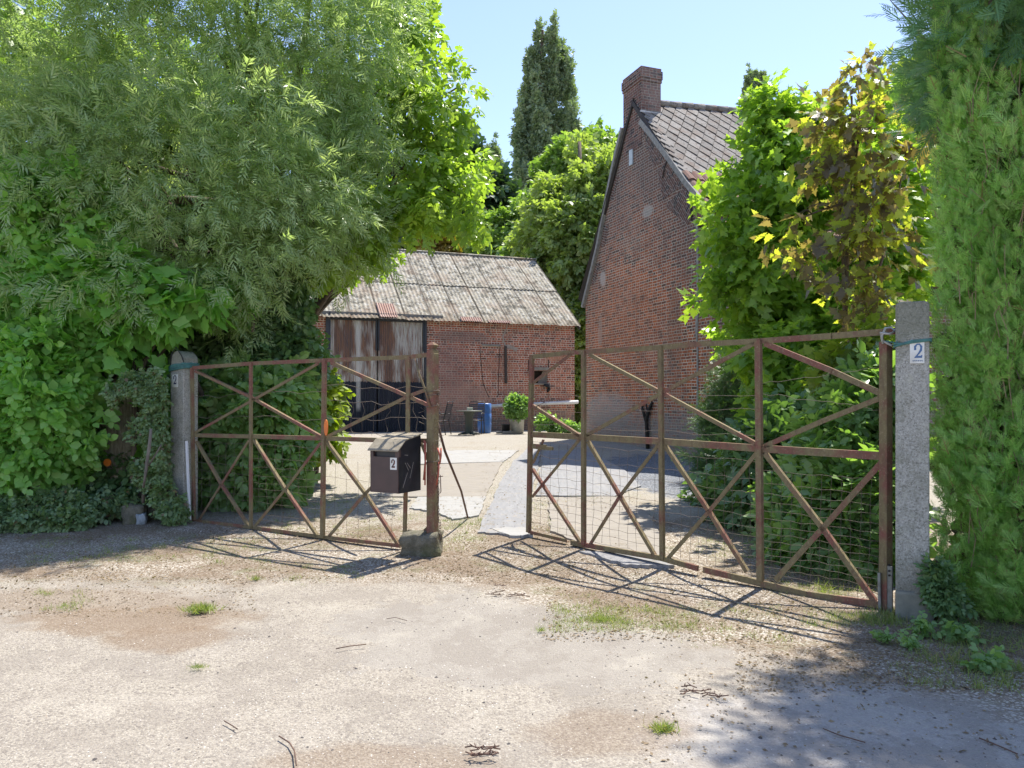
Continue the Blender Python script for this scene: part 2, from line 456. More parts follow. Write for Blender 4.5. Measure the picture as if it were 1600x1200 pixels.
def tree(name, label, cat, base, top, r0, lobes, leafmat, shapes, n, clumps, cr, size, group=None, droop=.3, shell=.55, face=.25, bark=None, flat=1.0, rnd=.6, up=.7, zmin=None, crown='crown', stem='trunk', ntarget=10):
    root = empty(name, base, label, cat, group)
    mb = MB(); tg = []
    r = random.Random(int(abs(base[0])*100)+n)
    for i in range(ntarget):
        l = lobes[i % len(lobes)]; tg.append((l[0]+l[3]*r.uniform(-.6, .6), l[1]+l[4]*r.uniform(-.6, .6), l[2]+l[5]*r.uniform(-.5, .7)))
    limbs(mb, base, top, r0, tg, n)
    mb.build(stem, bark or BARK, root, weld=False)
    if not isinstance(shapes, list): shapes = [shapes]
    Ps, O = cloud(lobes, n, clumps, cr, shell, flat, face, zmin)
    D, N = orient(O, droop, rnd, up)
    sz = size*(.65+.7*rng.random(n))
    if len(shapes) == 1: scatter(crown, leafmat, shapes[0], Ps, D, N, sz, root)
    else:
        # several sprig shapes in one mesh
        h = np.array_split(np.arange(n), len(shapes)); Vs = []; fs = {}
        me_parts = []
        for sh, ix in zip(shapes, h): me_parts.append((sh, ix))
        multi_scatter(crown, leafmat, [(sh, Ps[ix], D[ix], N[ix], sz[ix]) for sh, ix in me_parts], root)
    return root
def multi_scatter(name, mat, items, parent=None):
    VV = []; FF = {}; base = 0
    for (V, FS), P, D, N, Sz in items:
        V = np.array(V, float); K = len(V); X = nrm(D); Y = nrm(np.cross(N, X)); Z = np.cross(X, Y)
        A = (V[None, :, 0, None]*X[:, None, :]+V[None, :, 1, None]*Y[:, None, :]+V[None, :, 2, None]*Z[:, None, :])
        VV.append((P[:, None, :]+A*Sz[:, None, None]).reshape(-1, 3))
        off = (np.arange(len(P))*K)[:, None, None]+base
        for k in set(len(f) for f in FS):
            FF.setdefault(k, []).append((np.array([f for f in FS if len(f) == k])[None]+off).reshape(-1, k))
        base += len(P)*K
    return link(name, npmesh(name, np.concatenate(VV), [np.concatenate(v) for v in FF.values()]), mat, parent)

# ------------------------------------------------------------------ the ground
def ground_mat():
    s = NT('ground_soil'); o = s.pos()
    xyz = s.sep(o)
    big = s.noise(o, .9, 5, .6); mid = s.noise(o, 3.5, 6, .65); fine = s.noise(o, 70, 6, .75); vf = s.noise(o, 220, 4, .7)
    vor = s.voro(o, 78, out='Color'); vd = s.voro(o, 78)
    sp = s.sep(vor)
    # worn asphalt with dust
    asp = s.mix(s.ramp(fine, .38, .62), (.255, .225, .185), (.50, .455, .38))
    asp = s.mix(s.ramp(s.math('MULTIPLY', sp[0], s.ramp(vd, .5, .2)), .5, .75, 0, .8), asp, (.66, .62, .54))
    asp = s.mix(s.ramp(sp[1], .80, .84, 0, .7), asp, (.15, .13, .12))
    asp = s.mix(s.ramp(s.noise(o, 46, 5, .8), .50, .58, 0, .75), asp, (.22, .19, .16))
    asp = s.mix(s.ramp(mid, .35, .7, 0, .45), asp, (.39, .35, .30))
    asp = s.mix(s.ramp(vf, .35, .7, .0, .35), asp, (.25, .22, .19))
    patch = s.ell(o, .25, 5.45, 1.45, 1.15, s.noise(o, 2.2, 7, .7), .9, .035)
    pc = s.mix(s.ramp(fine, .3, .7), (.27, .245, .215), (.36, .33, .29))
    asp = s.mix(s.math('MULTIPLY', patch, .8), asp, pc)
    pR = s.ell(o, 2.0, 3.6, 1.3, .75, mid, .4, .15)
    asp = s.mix(s.math('MULTIPLY', pR, .6), asp, (.44, .42, .40))
    wear = s.noise(s.mapp(o, (1, .8, 1)), 1.7, 8, .72)
    asp = s.mix(s.ramp(wear, .50, .54, 0, .4), asp, (.24, .21, .18)); asp = s.mix(s.ramp(wear, .44, .36, 0, .25), asp, (.54, .50, .42))
    # brown patches of soil
    for (cx, cy, rx, ry, a) in ((-2.85, 5.75, .85, .38, .9), (-2.35, 5.3, .4, .3, .8), (.5, 3.75, .42, .25, .55), (-.6, 3.45, .5, .18, .6), (-3.6, 6.3, 1.2, .35, .6)):
        m = s.math('MULTIPLY', s.ell(o, cx, cy, rx, ry, mid, .7, .3), a)
        m = s.math('MULTIPLY', m, s.ramp(fine, .7, .4, .55, 1))
        asp = s.mix(m, asp, s.mix(s.ramp(fine, .3, .7), (.15, .105, .07), (.30, .225, .16)))
    # verge: gravel and litter
    v1 = s.mix(s.ramp(fine, .35, .65), (.15, .11, .08), (.40, .345, .27))
    v1 = s.mix(s.ramp(sp[0], .72, .8, 0, .8), v1, (.66, .62, .55))
    v1 = s.mix(s.ramp(big, .42, .6, 0, .7), v1, s.mix(s.ramp(fine, .3, .7), (.11, .075, .05), (.24, .17, .11)))
    grn = s.ramp(s.noise(o, 2.1, 5, .7), .54, .66, 0, .6)
    v1 = s.mix(s.math('MULTIPLY', grn, s.ramp(fine, .4, .6)), v1, (.13, .17, .06))
    edge = s.math('ADD', xyz[1], s.math('MULTIPLY', s.math('MAXIMUM', s.math('ADD', xyz[0], .6), 0.0), .93))
    edge = s.math('ADD', edge, s.math('MULTIPLY', s.math('SUBTRACT', mid, .5), 1.3))
    ev = s.ramp(edge, 6.6, 7.25, 0, 1, True)
    col = s.mix(ev, asp, v1)
    # court gravel, pale
    c2 = s.mix(s.ramp(fine, .35, .65), (.27, .245, .205), (.51, .475, .41))
    c2 = s.mix(s.ramp(sp[1], .75, .85, 0, .7), c2, (.22, .18, .14))
    c2 = s.mix(s.ramp(s.noise(o, 1.3, 5, .7), .52, .68, 0, .55), c2, (.30, .25, .18))
    cv = s.ramp(s.math('ADD', xyz[1], s.math('MULTIPLY', s.math('SUBTRACT', mid, .5), 2.0)), 9.2, 10.6, 0, 1, True)
    col = s.mix(cv, col, c2)
    # blue-grey gravel beside the house
    gb = s.ell(o, 4.2, 14.3, 2.6, 3.6, mid, .35, .06)
    col = s.mix(gb, col, s.mix(s.ramp(s.voro(o, 30), .1, .6), (.36, .37, .40), (.14, .15, .17)))
    col = s.mix(1.0, col, (.90, .895, .885), 'MULTIPLY')
    h = s.math('ADD', s.math('MULTIPLY', fine, 1.0), s.math('MULTIPLY', s.ramp(vd, .6, .1), .8))
    return s.done(s.pbr(col, .95, 0, s.bump(h, .5, .010), .15))
def add_ground():
    xs = [-600, -200, -60]+[(-30+i*.5) for i in range(121)]+[60, 200, 600]
    ys = [-300, -60, -10, -4]+[(-2+i*.25) for i in range(100)]+[24, 28, 40, 80, 200, 900]
    V = []; r = random.Random(3)
    import mathutils.noise as mn
    for y in ys:
        for x in xs:
            b = 0
            if abs(x) < 12 and y < 22: b = mn.noise(Vector((x*.9, y*.9, 0)))*.018+mn.noise(Vector((x*.3, y*.3, 4)))*.02
            if y > 1.5 and y < 22 and y > 9: b *= .35
            V.append((x, y, gz(x, y)+b-.012))
    nx = len(xs); Fc = [[j*nx+i, j*nx+i+1, (j+1)*nx+i+1, (j+1)*nx+i] for j in range(len(ys)-1) for i in range(nx-1)]
    me = bpy.data.meshes.new('ground'); me.from_pydata(V, [], Fc)
    for p in me.polygons: p.use_smooth = True
    o = link('ground', me, ground_mat()); o['kind'] = 'structure'
add_ground()

def slab(name, pix, mat, th=.02, lift=.012, label=None, step=8):
    """flat thing lying on the sloping ground, outline in photo pixels"""
    out = []
    for i in range(len(pix)):
        a, b = pix[i], pix[(i+1) % len(pix)]
        for k in range(9):
            t = k/9; g = gnd(a[0]+(b[0]-a[0])*t, a[1]+(b[1]-a[1])*t); out.append(g+Vector((random.uniform(-.018, .018), random.uniform(-.03, .03), 0)))
    mb = MB(); top = [Vector((p.x, p.y, p.z+lift+th)) for p in out]; bot = [Vector((p.x, p.y, p.z+lift-.03)) for p in out]
    mb.poly(top, uvs=[(p.x, p.y) for p in top])
    for i in range(len(top)):
        j = (i+1) % len(top); mb.poly([bot[i], bot[j], top[j], top[i]])
    o = mb.build(name, mat); o['kind'] = 'structure'
    return o
def slab_mat(name, a, b, streak=(1, 6, 1)):
    s = NT(name); o = s.pos(); n1 = s.noise(s.mapp(o, streak), 3, 6, .7); n2 = s.noise(o, 40, 5, .7); n3 = s.noise(o, 1.1, 4)
    col = s.mix(s.ramp(n1, .3, .7), a, b); col = s.mix(s.ramp(n2, .55, .8, 0, .5), col, tuple(x*.5 for x in a)); col = s.mix(s.ramp(n3, .5, .8, 0, .4), col, tuple(x*.7 for x in b)); col = s.mix(s.ramp(s.noise(o, 7, 6, .8), .56, .64, 0, .65), col, (.34, .29, .22)); col = s.mix(s.ramp(s.noise(o, 2.4, 7, .8), .58, .62, 0, .6), col, (.20, .165, .12))
    return s.done(s.pbr(col, .75, 0, s.bump(n2, .3, .004), .3))
M_SGREY = slab_mat('mat_grey', (.20, .20, .205), (.29, .285, .285), (6, 1, 1))
M_SWHITE = slab_mat('board_pale', (.27, .265, .255), (.38, .37, .35), (1, 8, 1))
M_STAN = slab_mat('board_tan', (.225, .20, .17), (.31, .28, .24), (1, 7, 1))
slab('path', [(747, 833), (768, 786), (783, 752), (802, 722), (826, 700), (846, 698), (841, 728), (834, 760), (830, 800), (829, 834), (790, 836)], M_SGREY, .004, .012)
slab('path', [(630, 706), (712, 704), (810, 704), (798, 714), (786, 722), (640, 726)], M_SWHITE, .003, .008)
slab('path', [(590, 776), (612, 745), (650, 727), (786, 722), (772, 748), (758, 777)], M_STAN, .002, .005)
slab('path', [(640, 795), (655, 777), (758, 777), (750, 806), (706, 812), (682, 800)], M_SWHITE, .003, .008)
slab('path', [(850, 706), (905, 703), (935, 712), (975, 735), (1000, 760), (960, 776), (836, 775)], M_SGREY, .003, .009)
slab('path', [(855, 778), (960, 776), (1010, 800), (1035, 838), (1035, 872), (900, 846), (862, 830)], M_STAN, .002, .005)
slab('path', [(766, 828), (820, 826), (834, 838), (800, 840)], M_SWHITE, .004, .017)
slab('path', [(905, 862), (1000, 866), (1052, 884), (980, 884)], M_SGREY, .003, .008)

# ------------------------------------------------------------------ the house
HP = Plane((2.11, 22.0), (2.11+1.9, 22.0-5.0))
HP.n = Vector((-5, -1.9, 0)).normalized()
RD = -HP.n                                                           # ridge direction, to the right and away
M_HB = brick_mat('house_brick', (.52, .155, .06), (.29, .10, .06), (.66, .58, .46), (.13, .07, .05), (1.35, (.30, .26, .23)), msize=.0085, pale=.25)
M_HB2 = brick_mat('house_brick_rotated', (.17, .085, .065), (.12, .065, .055), (.40, .36, .32), (.05, .045, .045), None, pale=.2)
M_CH = brick_mat('chimney_brick', (.21, .10, .08), (.14, .075, .065), (.42, .38, .33), (.07, .05, .05), None, msize=.005, pale=.35)
M_MORT = simple('verge_mortar', (.34, .325, .30), (.21, .20, .185), 12, .95, 0, .6, .01)
def hpx(px, py, off=0): return HP.uv(HP.p(px, py, off))
def build_house():
    base = HP.w(0, .6)
    root = empty('brick_house', base, 'tall old red brick house with steep roof, gable end facing the courtyard', 'house')
    left = [hpx(*q) for q in ((917, 463), (935, 390), (947, 327), (962, 253), (977, 192))]
    right = [hpx(*q) for q in ((1001, 183), (1047, 245), (1097, 312))]
    L = 5.52
    out = [(0, -.2), (L, -.2), (L, right[-1][1]-.05)]+right[:-1][::-1]+[(2.8, right[0][1]+.2), left[-1]]+left[:-1][::-1]+[(0, left[0][1]-.05)]
    th = .35
    mb = MB()
    fr = [HP.w(u, z) for u, z in out]
    mb.poly(fr, uvs=[(u, z) for u, z in out]); bk = [p+RD*th for p in fr]
    for i in range(len(fr)):
        j = (i+1) % len(fr); mb.poly([fr[j], fr[i], bk[i], bk[j]])
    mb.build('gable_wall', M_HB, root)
    # long walls
    mb = MB()
    a = HP.w(0, 0)+RD*th; z0 = left[0][1]-.1
    mb.hexa([a+Vector((0, 0, -.2)), a+HP.d*.3+Vector((0, 0, -.2)), a+HP.d*.3+RD*8+Vector((0, 0, -.2)), a+RD*8+Vector((0, 0, -.2)),
             a+Vector((0, 0, z0)), a+HP.d*.3+Vector((0, 0, z0)), a+HP.d*.3+RD*8+Vector((0, 0, z0)), a+RD*8+Vector((0, 0, z0))])
    mb.build('rear_wall', M_HB, root)
    # extension wall beyond the seam
    eL = 7.7; mb = MB(); zt = right[-1][1]-.55
    pts = [(L+.012, -.2), (eL, -.2), (eL, zt-1.2), (L+.012, zt)]
    fr = [HP.w(u, z, .004) for u, z in pts]; mb.poly(fr, uvs=[(u+.07, z+.03) for u, z in pts])
    bk = [p+RD*.3 for p in fr]
    for i in range(4): j = (i+1) % 4; mb.poly([fr[j], fr[i], bk[i], bk[j]])
    q = HP.w(eL, 0); mb.hexa([q+Vector((0, 0, -.2)), q-HP.d*.3+RD*.3+Vector((0, 0, -.2)), q-HP.d*.3+RD*8+Vector((0, 0, -.2)), q+RD*8+Vector((0, 0, -.2)),
             q+Vector((0, 0, zt-1.2)), q-HP.d*.3+RD*.3+Vector((0, 0, zt-1.2)), q-HP.d*.3+RD*8+Vector((0, 0, zt-1.2)), q+RD*8+Vector((0, 0, zt-1.2))])
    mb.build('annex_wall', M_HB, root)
    # seam of mortar
    mb = MB(); r = random.Random(5); pp = [HP.w(L+r.uniform(-.02, .02), .6+i*.42, .012) for i in range(13)]
    for i in range(12): mb.bar(pp[i], pp[i+1], .06+r.uniform(-.015, .03), .02, HP.n)
    mb.build('mortar_seam', M_MORT, root)
    # verges
    mb = MB()
    lv = [hpx(*q) for q in ((913, 480), (917, 463), (935, 390), (947, 327), (962, 253), (975, 200))]
    for (a, b) in zip(lv[:-1], lv[1:]): mb.bar(HP.w(*a, .03), HP.w(*b, .03), .10, .12, HP.n)
    mb.build('verge', M_MORT, root); mb = MB()
    rv = [hpx(*q) for q in ((1003, 190), (1018, 208), (1047, 247), (1074, 285), (1098, 314))]
    for (a, b) in zip(rv[:-1], rv[1:]): mb.bar(HP.w(*a, .03), HP.w(*b, .03), .13, .10, HP.n)
    mb.build('verge', M_MORT, root)
    # tumbled brick wedges along the verge: courses laid square to the slope
    def wedge(pxs):
        m = MB(); q = [hpx(*p) for p in pxs]; fr = [HP.w(u, z, .008) for u, z in q]
        ang = math.atan2(q[1][1]-q[0][1], q[1][0]-q[0][0]); c, s_ = math.cos(-ang-math.pi/2), math.sin(-ang-math.pi/2)
        m.poly(fr, uvs=[(u*c-z*s_, u*s_+z*c) for u, z in q]); bk = [p-HP.n*.02 for p in fr]
        for i in range(len(fr)): j = (i+1) % len(fr); m.poly([fr[j], fr[i], bk[i], bk[j]])
        m.build('brick_wedge', M_HB2, root)
    wedge([(1003, 197), (1040, 247), (1022, 262), (1012, 232)])
    wedge([(1042, 252), (1068, 289), (1036, 312), (1028, 268)])
    wedge([(1070, 292), (1092, 322), (1074, 352), (1040, 322)])
    wedge([(960, 272), (951, 315), (958, 312), (967, 276)])
    wedge([(944, 350), (938, 388), (945, 384), (952, 352)])
    wedge([(930, 412), (922, 448), (930, 440), (938, 412)])
    # plaque
    m = MB(); m.bar(HP.p(986, 234, .02), HP.p(986, 258, .02), .17, .03, HP.n); m.build('wall_plaque', simple('plaque', (.55, .6, .62), (.42, .47, .5), 6), root)
    # iron tie
    m = MB(); m.tube([HP.p(1042, 250, .03), HP.p(1038, 262, .04), HP.p(1035, 278, .03)], .015, 5)
    m.build('wall_tie', simple('iron_dark', (.05, .045, .04)), root); m = MB()
    m.tube([HP.p(1079, 322, .03), HP.p(1081, 345, .03)], .02, 5); m.build('wall_tie', simple('iron_dark', (.05, .045, .04)), root)
    # roof: right slope, slates above, clay tiles below
    ap = (2.8, 9.22); ev = (5.75, hpx(1097, 312)[1]-.1)
    rise = .055
    def rp(t, s): u = ap[0]+(ev[0]-ap[0])*t; z = ap[1]+(ev[1]-ap[1])*t; return HP.w(u, z+rise*s*(1-t))+RD*s
    up = (rp(0, 0)-rp(1, 0)).normalized(); nr = RD.cross(up); nr = nr if nr.z > 0 else -nr
    rf = MB()
    a, b, c, d = rp(0, -.06), rp(1, -.06), rp(1, 8.3), rp(0, 8.3)
    rf.hexa([p-nr*.10 for p in (a, b, c, d)]+[p for p in (a, b, c, d)])
    a2 = HP.w(-.15, left[0][1]-.15)-RD*.06; b2 = HP.w(2.79, 9.20)-RD*.06
    rf.hexa([a2, b2, b2+RD*8.3, a2+RD*8.3, a2+Vector((-.1, 0, .1)), b2+Vector((0, 0, .1)), b2+RD*8.3+Vector((0, 0, .1)), a2+RD*8.3+Vector((-.1, 0, .1))])
    roof = rf.build('roof', M_DARKROOF, root)
    # diamond slates
    m = MB(); Lr = (rp(1, 0)-rp(0, 0)).length; w_, h_ = .35, .275; r = random.Random(9)
    nrow = int(Lr*.70/h_)
    for i in range(nrow+1):
        for j in range(-1, int(8.3/w_)+1):
            cu = (j+.5*(i % 2))*w_+.2; ct = (i+.9)*h_
            if cu < .1: cu = .1
            P0 = lambda du, dt: rp((ct+dt)/Lr, cu+du)
            lift = .03+r.uniform(0, .012)
            g = .95
            q = [P0(0, -h_*g), P0(-w_*.5*g, 0), P0(0, h_*g), P0(w_*.5*g, 0)]
            if ct-h_*g < 0: q[0] = P0(0, -ct+.01)
            if cu-w_*.5 < -.05: q[1] = rp(ct/Lr, -.05)
            off = [nr*.004, nr*(lift*.5), nr*lift, nr*(lift*.5)]
            top = [p+o for p, o in zip(q, off)]
            m.poly(top); m.poly([top[1], top[2], top[2]-nr*.014, top[1]-nr*.014]); m.poly([top[2], top[3], top[3]-nr*.014, top[2]-nr*.014])
    m.build('roof_slates', M_SLATE, roof)
    m = MB(); t0 = (nrow+.6)*h_
    rows = 4; hh = (Lr-t0+.12)/rows
    for i in range(rows):
        for j in range(int(8.3/.24)):
            a0 = j*.24-.03; d0 = t0+i*hh; lf = .05+r.uniform(0, .015)
            for k in range(4):
                x0 = a0+.24*k/4; x1 = a0+.24*(k+1)/4; z = [.0, .03, .035, .01, -.01]
                A, B = rp(d0/Lr, x0), rp(d0/Lr, x1); Cc, Dd = rp((d0+hh+.04)/Lr, x1), rp((d0+hh+.04)/Lr, x0)
                pt = [A+nr*(.02+z[k]), B+nr*(.02+z[k+1]), Cc+nr*(lf+z[k+1]), Dd+nr*(lf+z[k])]
                m.poly(pt, smooth=True); m.poly([pt[3], pt[2], pt[2]-nr*.02, pt[3]-nr*.02])
    m.build('roof_tiles', M_CLAY, roof)
    m = MB()
    for j in range(22):
        s0 = .58+j*.36; m.tube([rp(0, s0)+nr*.02-Vector((0, 0, .02)), rp(0, s0+.38)+nr*.02-Vector((0, 0, .02))], [.085, .10], 8)
    m.build('ridge_tiles', M_SLATE, roof)
    # lean-to roof over the annex
    m = MB(); A = HP.w(L-.05, zt+.25)-RD*.08; B = HP.w(eL+.2, zt-1.1)-RD*.08
    m.hexa([A, B, B+RD*8, A+RD*8, A+Vector((0, 0, .1)), B+Vector((0, 0, .1)), B+RD*8+Vector((0, 0, .1)), A+RD*8+Vector((0, 0, .1))])
    m.build('annex_roof', M_CLAY, root)
    # chimney
    m = MB(); u0, u1 = 2.22, 3.13
    def ring(z, e): return [HP.w(u0-e, z, .012+e), HP.w(u1+e, z, .012+e), HP.w(u1+e, z, .012-.56-e), HP.w(u0-e, z, .012-.56-e)]
    m.hexa(ring(8.0, 0)+ring(9.62, 0)); m.hexa(ring(9.62, .02)+ring(9.70, .02)); m.hexa(ring(9.70, .035)+ring(9.90, .035)); m.hexa(ring(9.90, .01)+ring(9.98, .01))
    ch = m.build('chimney', M_CH, root)
    m = MB(); m.hexa([p for p in ring(9.98, -.04)]+ring(10.0, -.08)); m.build('chimney_cap', M_MORT, ch)
    m = MB(); m.bar(HP.w(u1+.03, 8.84, .05), HP.w(u1+.03, 8.82, -.56), .06, .05, (0, 0, 1)); m.build('flashing', simple('flashing', (.5, .5, .5)), ch)
def slate_mat():
    s = NT('slate_grey'); o = s.pos(); isl = s.island(); n1 = s.noise(o, 12, 6, .75); n2 = s.noise(o, 3, 4, .6); n3 = s.noise(o, 35, 4, .7)
    col = s.mix(isl, (.17, .155, .14), (.27, .25, .225)); col = s.mix(s.ramp(n1, .54, .62, 0, .85), col, (.07, .055, .045))
    col = s.mix(s.ramp(n3, .56, .66, 0, .8), col, (.42, .38, .33)); col = s.mix(s.ramp(n2, .5, .65, 0, .6), col, (.18, .13, .10))
    return s.done(s.pbr(col, .9, 0, s.bump(n1, .5, .006), .2))
M_SLATE = slate_mat()
M_DARKROOF = simple('roof_underlay', (.05, .04, .035))
def clay():
    s = NT('clay_tile'); isl = s.island(); o = s.pos(); n = s.noise(o, 10, 5, .7)
    col = s.mix(isl, (.24, .115, .085), (.15, .085, .065)); col = s.mix(s.ramp(n, .5, .7, 0, .7), col, (.10, .075, .06))
    col = s.mix(s.ramp(s.noise(o, 30, 3), .6, .7, 0, .6), col, (.45, .38, .33))
    return s.done(s.pbr(col, .85, 0, s.bump(n, .4, .005), .25))
M_CLAY = clay()
build_house()

# ------------------------------------------------------------------ the barn
BP = Plane((-6.08, 25.0), (2.29, 28.1))
M_BB = brick_mat('barn_brick', (.54, .17, .095), (.38, .12, .075), (.66, .53, .43), (.17, .075, .06), (1.25, (.20, .165, .14)), bh=.078, msize=.012, pale=.3)
M_WOOD_D = simple('dark_painted_wood', (.055, .06, .07), (.03, .033, .04), 10, .7, 0, .4, .004, (1, 1, .2))
M_CONC = simple('lintel_concrete', (.33, .30, .26), (.20, .18, .155), 5, .95, 0, .5, .006)
def barn_roof_mat(rust=0):
    s = NT('fibre_cement_rust' if rust else 'fibre_cement'); uv = s.coord('UV'); o = s.pos()
    n1 = s.noise(o, 2.8, 7, .85); n2 = s.noise(o, 7, 5, .8); n3 = s.noise(o, 1.2, 5, .6)
    if rust:
        col = s.mix(s.ramp(n1, .3, .7), (.36, .19, .13), (.52, .42, .36))
    else:
        col = s.mix(s.ramp(n3, .3, .7), (.28, .25, .19), (.38, .345, .27))
        col = s.mix(s.ramp(n2, .50, .58, 0, .75), col, (.52, .51, .46))
        col = s.mix(s.ramp(n1, .50, .56, 0, .85), col, (.075, .07, .055))
        u = s.sep(uv)[0]; v = s.sep(uv)[1]
        fr = s.math('FRACT', u); edge = s.math('ADD', s.ramp(fr, .07, .03), s.ramp(fr, .955, .98))
        fv = s.math('ABSOLUTE', s.math('SUBTRACT', v, 2.5)); ev = s.ramp(fv, .06, .02)
        m = s.math('MINIMUM', s.math('ADD', edge, ev), 1.0)
        m = s.math('MULTIPLY', m, s.ramp(s.noise(o, 5, 3), .3, .45, .5, .9))
        col = s.mix(m, col, (.05, .045, .035))
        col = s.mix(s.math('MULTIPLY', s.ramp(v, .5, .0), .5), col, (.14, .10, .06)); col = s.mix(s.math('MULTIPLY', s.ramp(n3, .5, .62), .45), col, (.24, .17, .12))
    return s.done(s.pbr(col, .95, 0, s.bump(n1, .3, .006), .15))
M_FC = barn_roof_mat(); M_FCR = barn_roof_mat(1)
def door_mat():
    s = NT('rusty_corrugated_steel'); uv = s.coord('UV'); x, z, _ = s.sep(uv)
    st = s.noise(s.mapp(uv, (9, .5, 1)), 1, 5, .7); st2 = s.noise(s.mapp(uv, (24, 1.2, 1)), 1, 5, .75); fine = s.noise(s.mapp(uv, (30, 8, 1)), 1, 5, .7)
    blot = s.noise(s.mapp(uv, (2.2, .35, 1), (3.1, 0, 0)), 1, 4, .6)
    up = s.mix(s.ramp(st, .35, .65), (.15, .095, .075), (.30, .155, .095))
    up = s.mix(s.ramp(st2, .45, .62, 0, .7), up, (.085, .085, .10))
    up = s.mix(s.math('MULTIPLY', s.ramp(blot, .46, .56), s.ramp(st2, .38, .55)), up, (.56, .54, .50))
    up = s.mix(s.ramp(fine, .62, .7, 0, .7), up, (.48, .42, .36))
    lo = s.mix(s.ramp(st2, .4, .7), (.018, .022, .035), (.05, .055, .07)); lo = s.mix(s.ramp(fine, .66, .74, 0, .45), lo, (.28, .27, .27))
    bd = s.ramp(s.math('ADD', z, s.math('MULTIPLY', s.math('SUBTRACT', s.noise(s.mapp(uv, (14, 0, 1)), 1, 2), .5), .18)), 2.30, 2.33)
    streak = s.math('MULTIPLY', s.ramp(s.math('ABSOLUTE', s.math('SUBTRACT', x, 1.05)), .09, .05), s.ramp(z, 1.3, 1.5))
    lo = s.mix(s.math('MULTIPLY', streak, .8), lo, (.50, .49, .47)); up = s.mix(s.math('MULTIPLY', streak, .85), up, (.60, .58, .55))
    col = s.mix(bd, lo, up)
    return s.done(s.pbr(col, .8, .0, s.bump(fine, .3, .003), .3))
M_DOOR = door_mat()
M_CONC_P = simple('white_pipe', (.72, .72, .70), (.55, .55, .53), 6, .5, 0, .1)
def build_barn():
    root = empty('brick_barn', BP.w(0, .6), 'low red brick barn with mossy corrugated roof and rusty double doors', 'barn')
    uR = BP.L; uL = -4.5; D = 8.6; back = -BP.n
    ze0 = 4.48; 
    # wall with a door opening and a small window opening
    dl = BP.uv(BP.p(509, 600))[0]; dr = BP.uv(BP.p(666, 600))[0]; dtop = BP.uv(BP.p(590, 497))[1]
    wa = BP.uv(BP.p(831, 579)); wb = BP.uv(BP.p(856, 599))
    mb = MB()
    def q(u0, z0, u1, z1): mb.poly([BP.w(u0, z0), BP.w(u1, z0), BP.w(u1, z1), BP.w(u0, z1)], uvs=[(u0, z0), (u1, z0), (u1, z1), (u0, z1)])
    q(uL, .2, dl, ze0); q(dl, dtop, dr, ze0); q(dr, .2, wa[0], ze0); q(wa[0], .2, wb[0], wb[1]); q(wa[0], wa[1], wb[0], ze0); q(wb[0], .2, uR, ze0)
    # window reveal
    for (a, b) in (((wa[0], wb[1]), (wb[0], wb[1])), ((wb[0], wb[1]), (wb[0], wa[1])), ((wb[0], wa[1]), (wa[0], wa[1])), ((wa[0], wa[1]), (wa[0], wb[1]))):
        mb.poly([BP.w(*a), BP.w(*b), BP.w(*b, -.3), BP.w(*a, -.3)])
    # right gable
    A = BP.w(uR, .2); B = A+back*D; zr = 7.54
    mb.poly([A, B, Vector((B.x, B.y, ze0)), Vector(((A+B)/2).xy.to_3d())+Vector((0, 0, zr-.1)), Vector((A.x, A.y, ze0))])
    A = BP.w(uL, .2); B = A+back*D
    mb.poly([B, A, Vector((A.x, A.y, ze0)), Vector(((A+B)/2).xy.to_3d())+Vector((0, 0, zr-.1)), Vector((B.x, B.y, ze0))])
    mb.poly([BP.w(uR, .2)+back*D, BP.w(uL, .2)+back*D, BP.w(uL, ze0)+back*D, BP.w(uR, ze0)+back*D])
    mb.build('wall', M_BB, root)
    # lintel over the doors and along
    m = MB(); a = BP.uv(BP.p(495, 600))[0]; b = BP.uv(BP.p(692, 600))[0]
    m.hexa([BP.w(a, dtop-.0, .03), BP.w(b, dtop, .03), BP.w(b, dtop, -.2), BP.w(a, dtop, -.2), BP.w(a, dtop+.17, .03), BP.w(b, dtop+.17, .03), BP.w(b, dtop+.17, -.2), BP.w(a, dtop+.17, -.2)])
    m.build('lintel', M_CONC, root)
    # doors
    for k, (a, b) in enumerate(((dl+.10, (dl+dr)/2-.02), ((dl+dr)/2+.02, dr-.09))):
        m = MB(); n = int((b-a)/.0095); zb, ztp = .64, dtop-.10
        for i in range(n):
            u0 = a+(b-a)*i/n; u1 = a+(b-a)*(i+1)/n; o0 = .02+.011*math.sin(u0*2*math.pi/.076); o1 = .02+.011*math.sin(u1*2*math.pi/.076)
            m.poly([BP.w(u0, zb, o0), BP.w(u1, zb, o1), BP.w(u1, ztp, o1), BP.w(u0, ztp, o0)], uvs=[(u0-dl, zb), (u1-dl, zb), (u1-dl, ztp), (u0-dl, ztp)], smooth=True)
        dd = m.build('door', M_DOOR, root)
        m = MB(); m.bar(BP.w(a, ztp+.03, .05), BP.w(b, ztp+.03, .05), .07, .04, BP.n); m.build('door_rail', M_WOOD_D, dd)
        for u in (a+.02, b-.02): m = MB(); m.bar(BP.w(u, 3.35, .07), BP.w(u, dtop+.13, .07), .05, .03, BP.n); m.build('hanger', M_WOOD_D, dd)
    m = MB(); m.bar(BP.w(dl+.05, .6, .04), BP.w(dl+.05, dtop, .04), .11, .1, BP.n); m.bar(BP.w(dr-.04, .6, .04), BP.w(dr-.04, dtop, .04), .08, .1, BP.n)
    m.bar(BP.w(dl, dtop-.03, .05), BP.w(dr, dtop-.03, .05), .05, .05, BP.n)
    m.build('door_frame', M_WOOD_D, root)
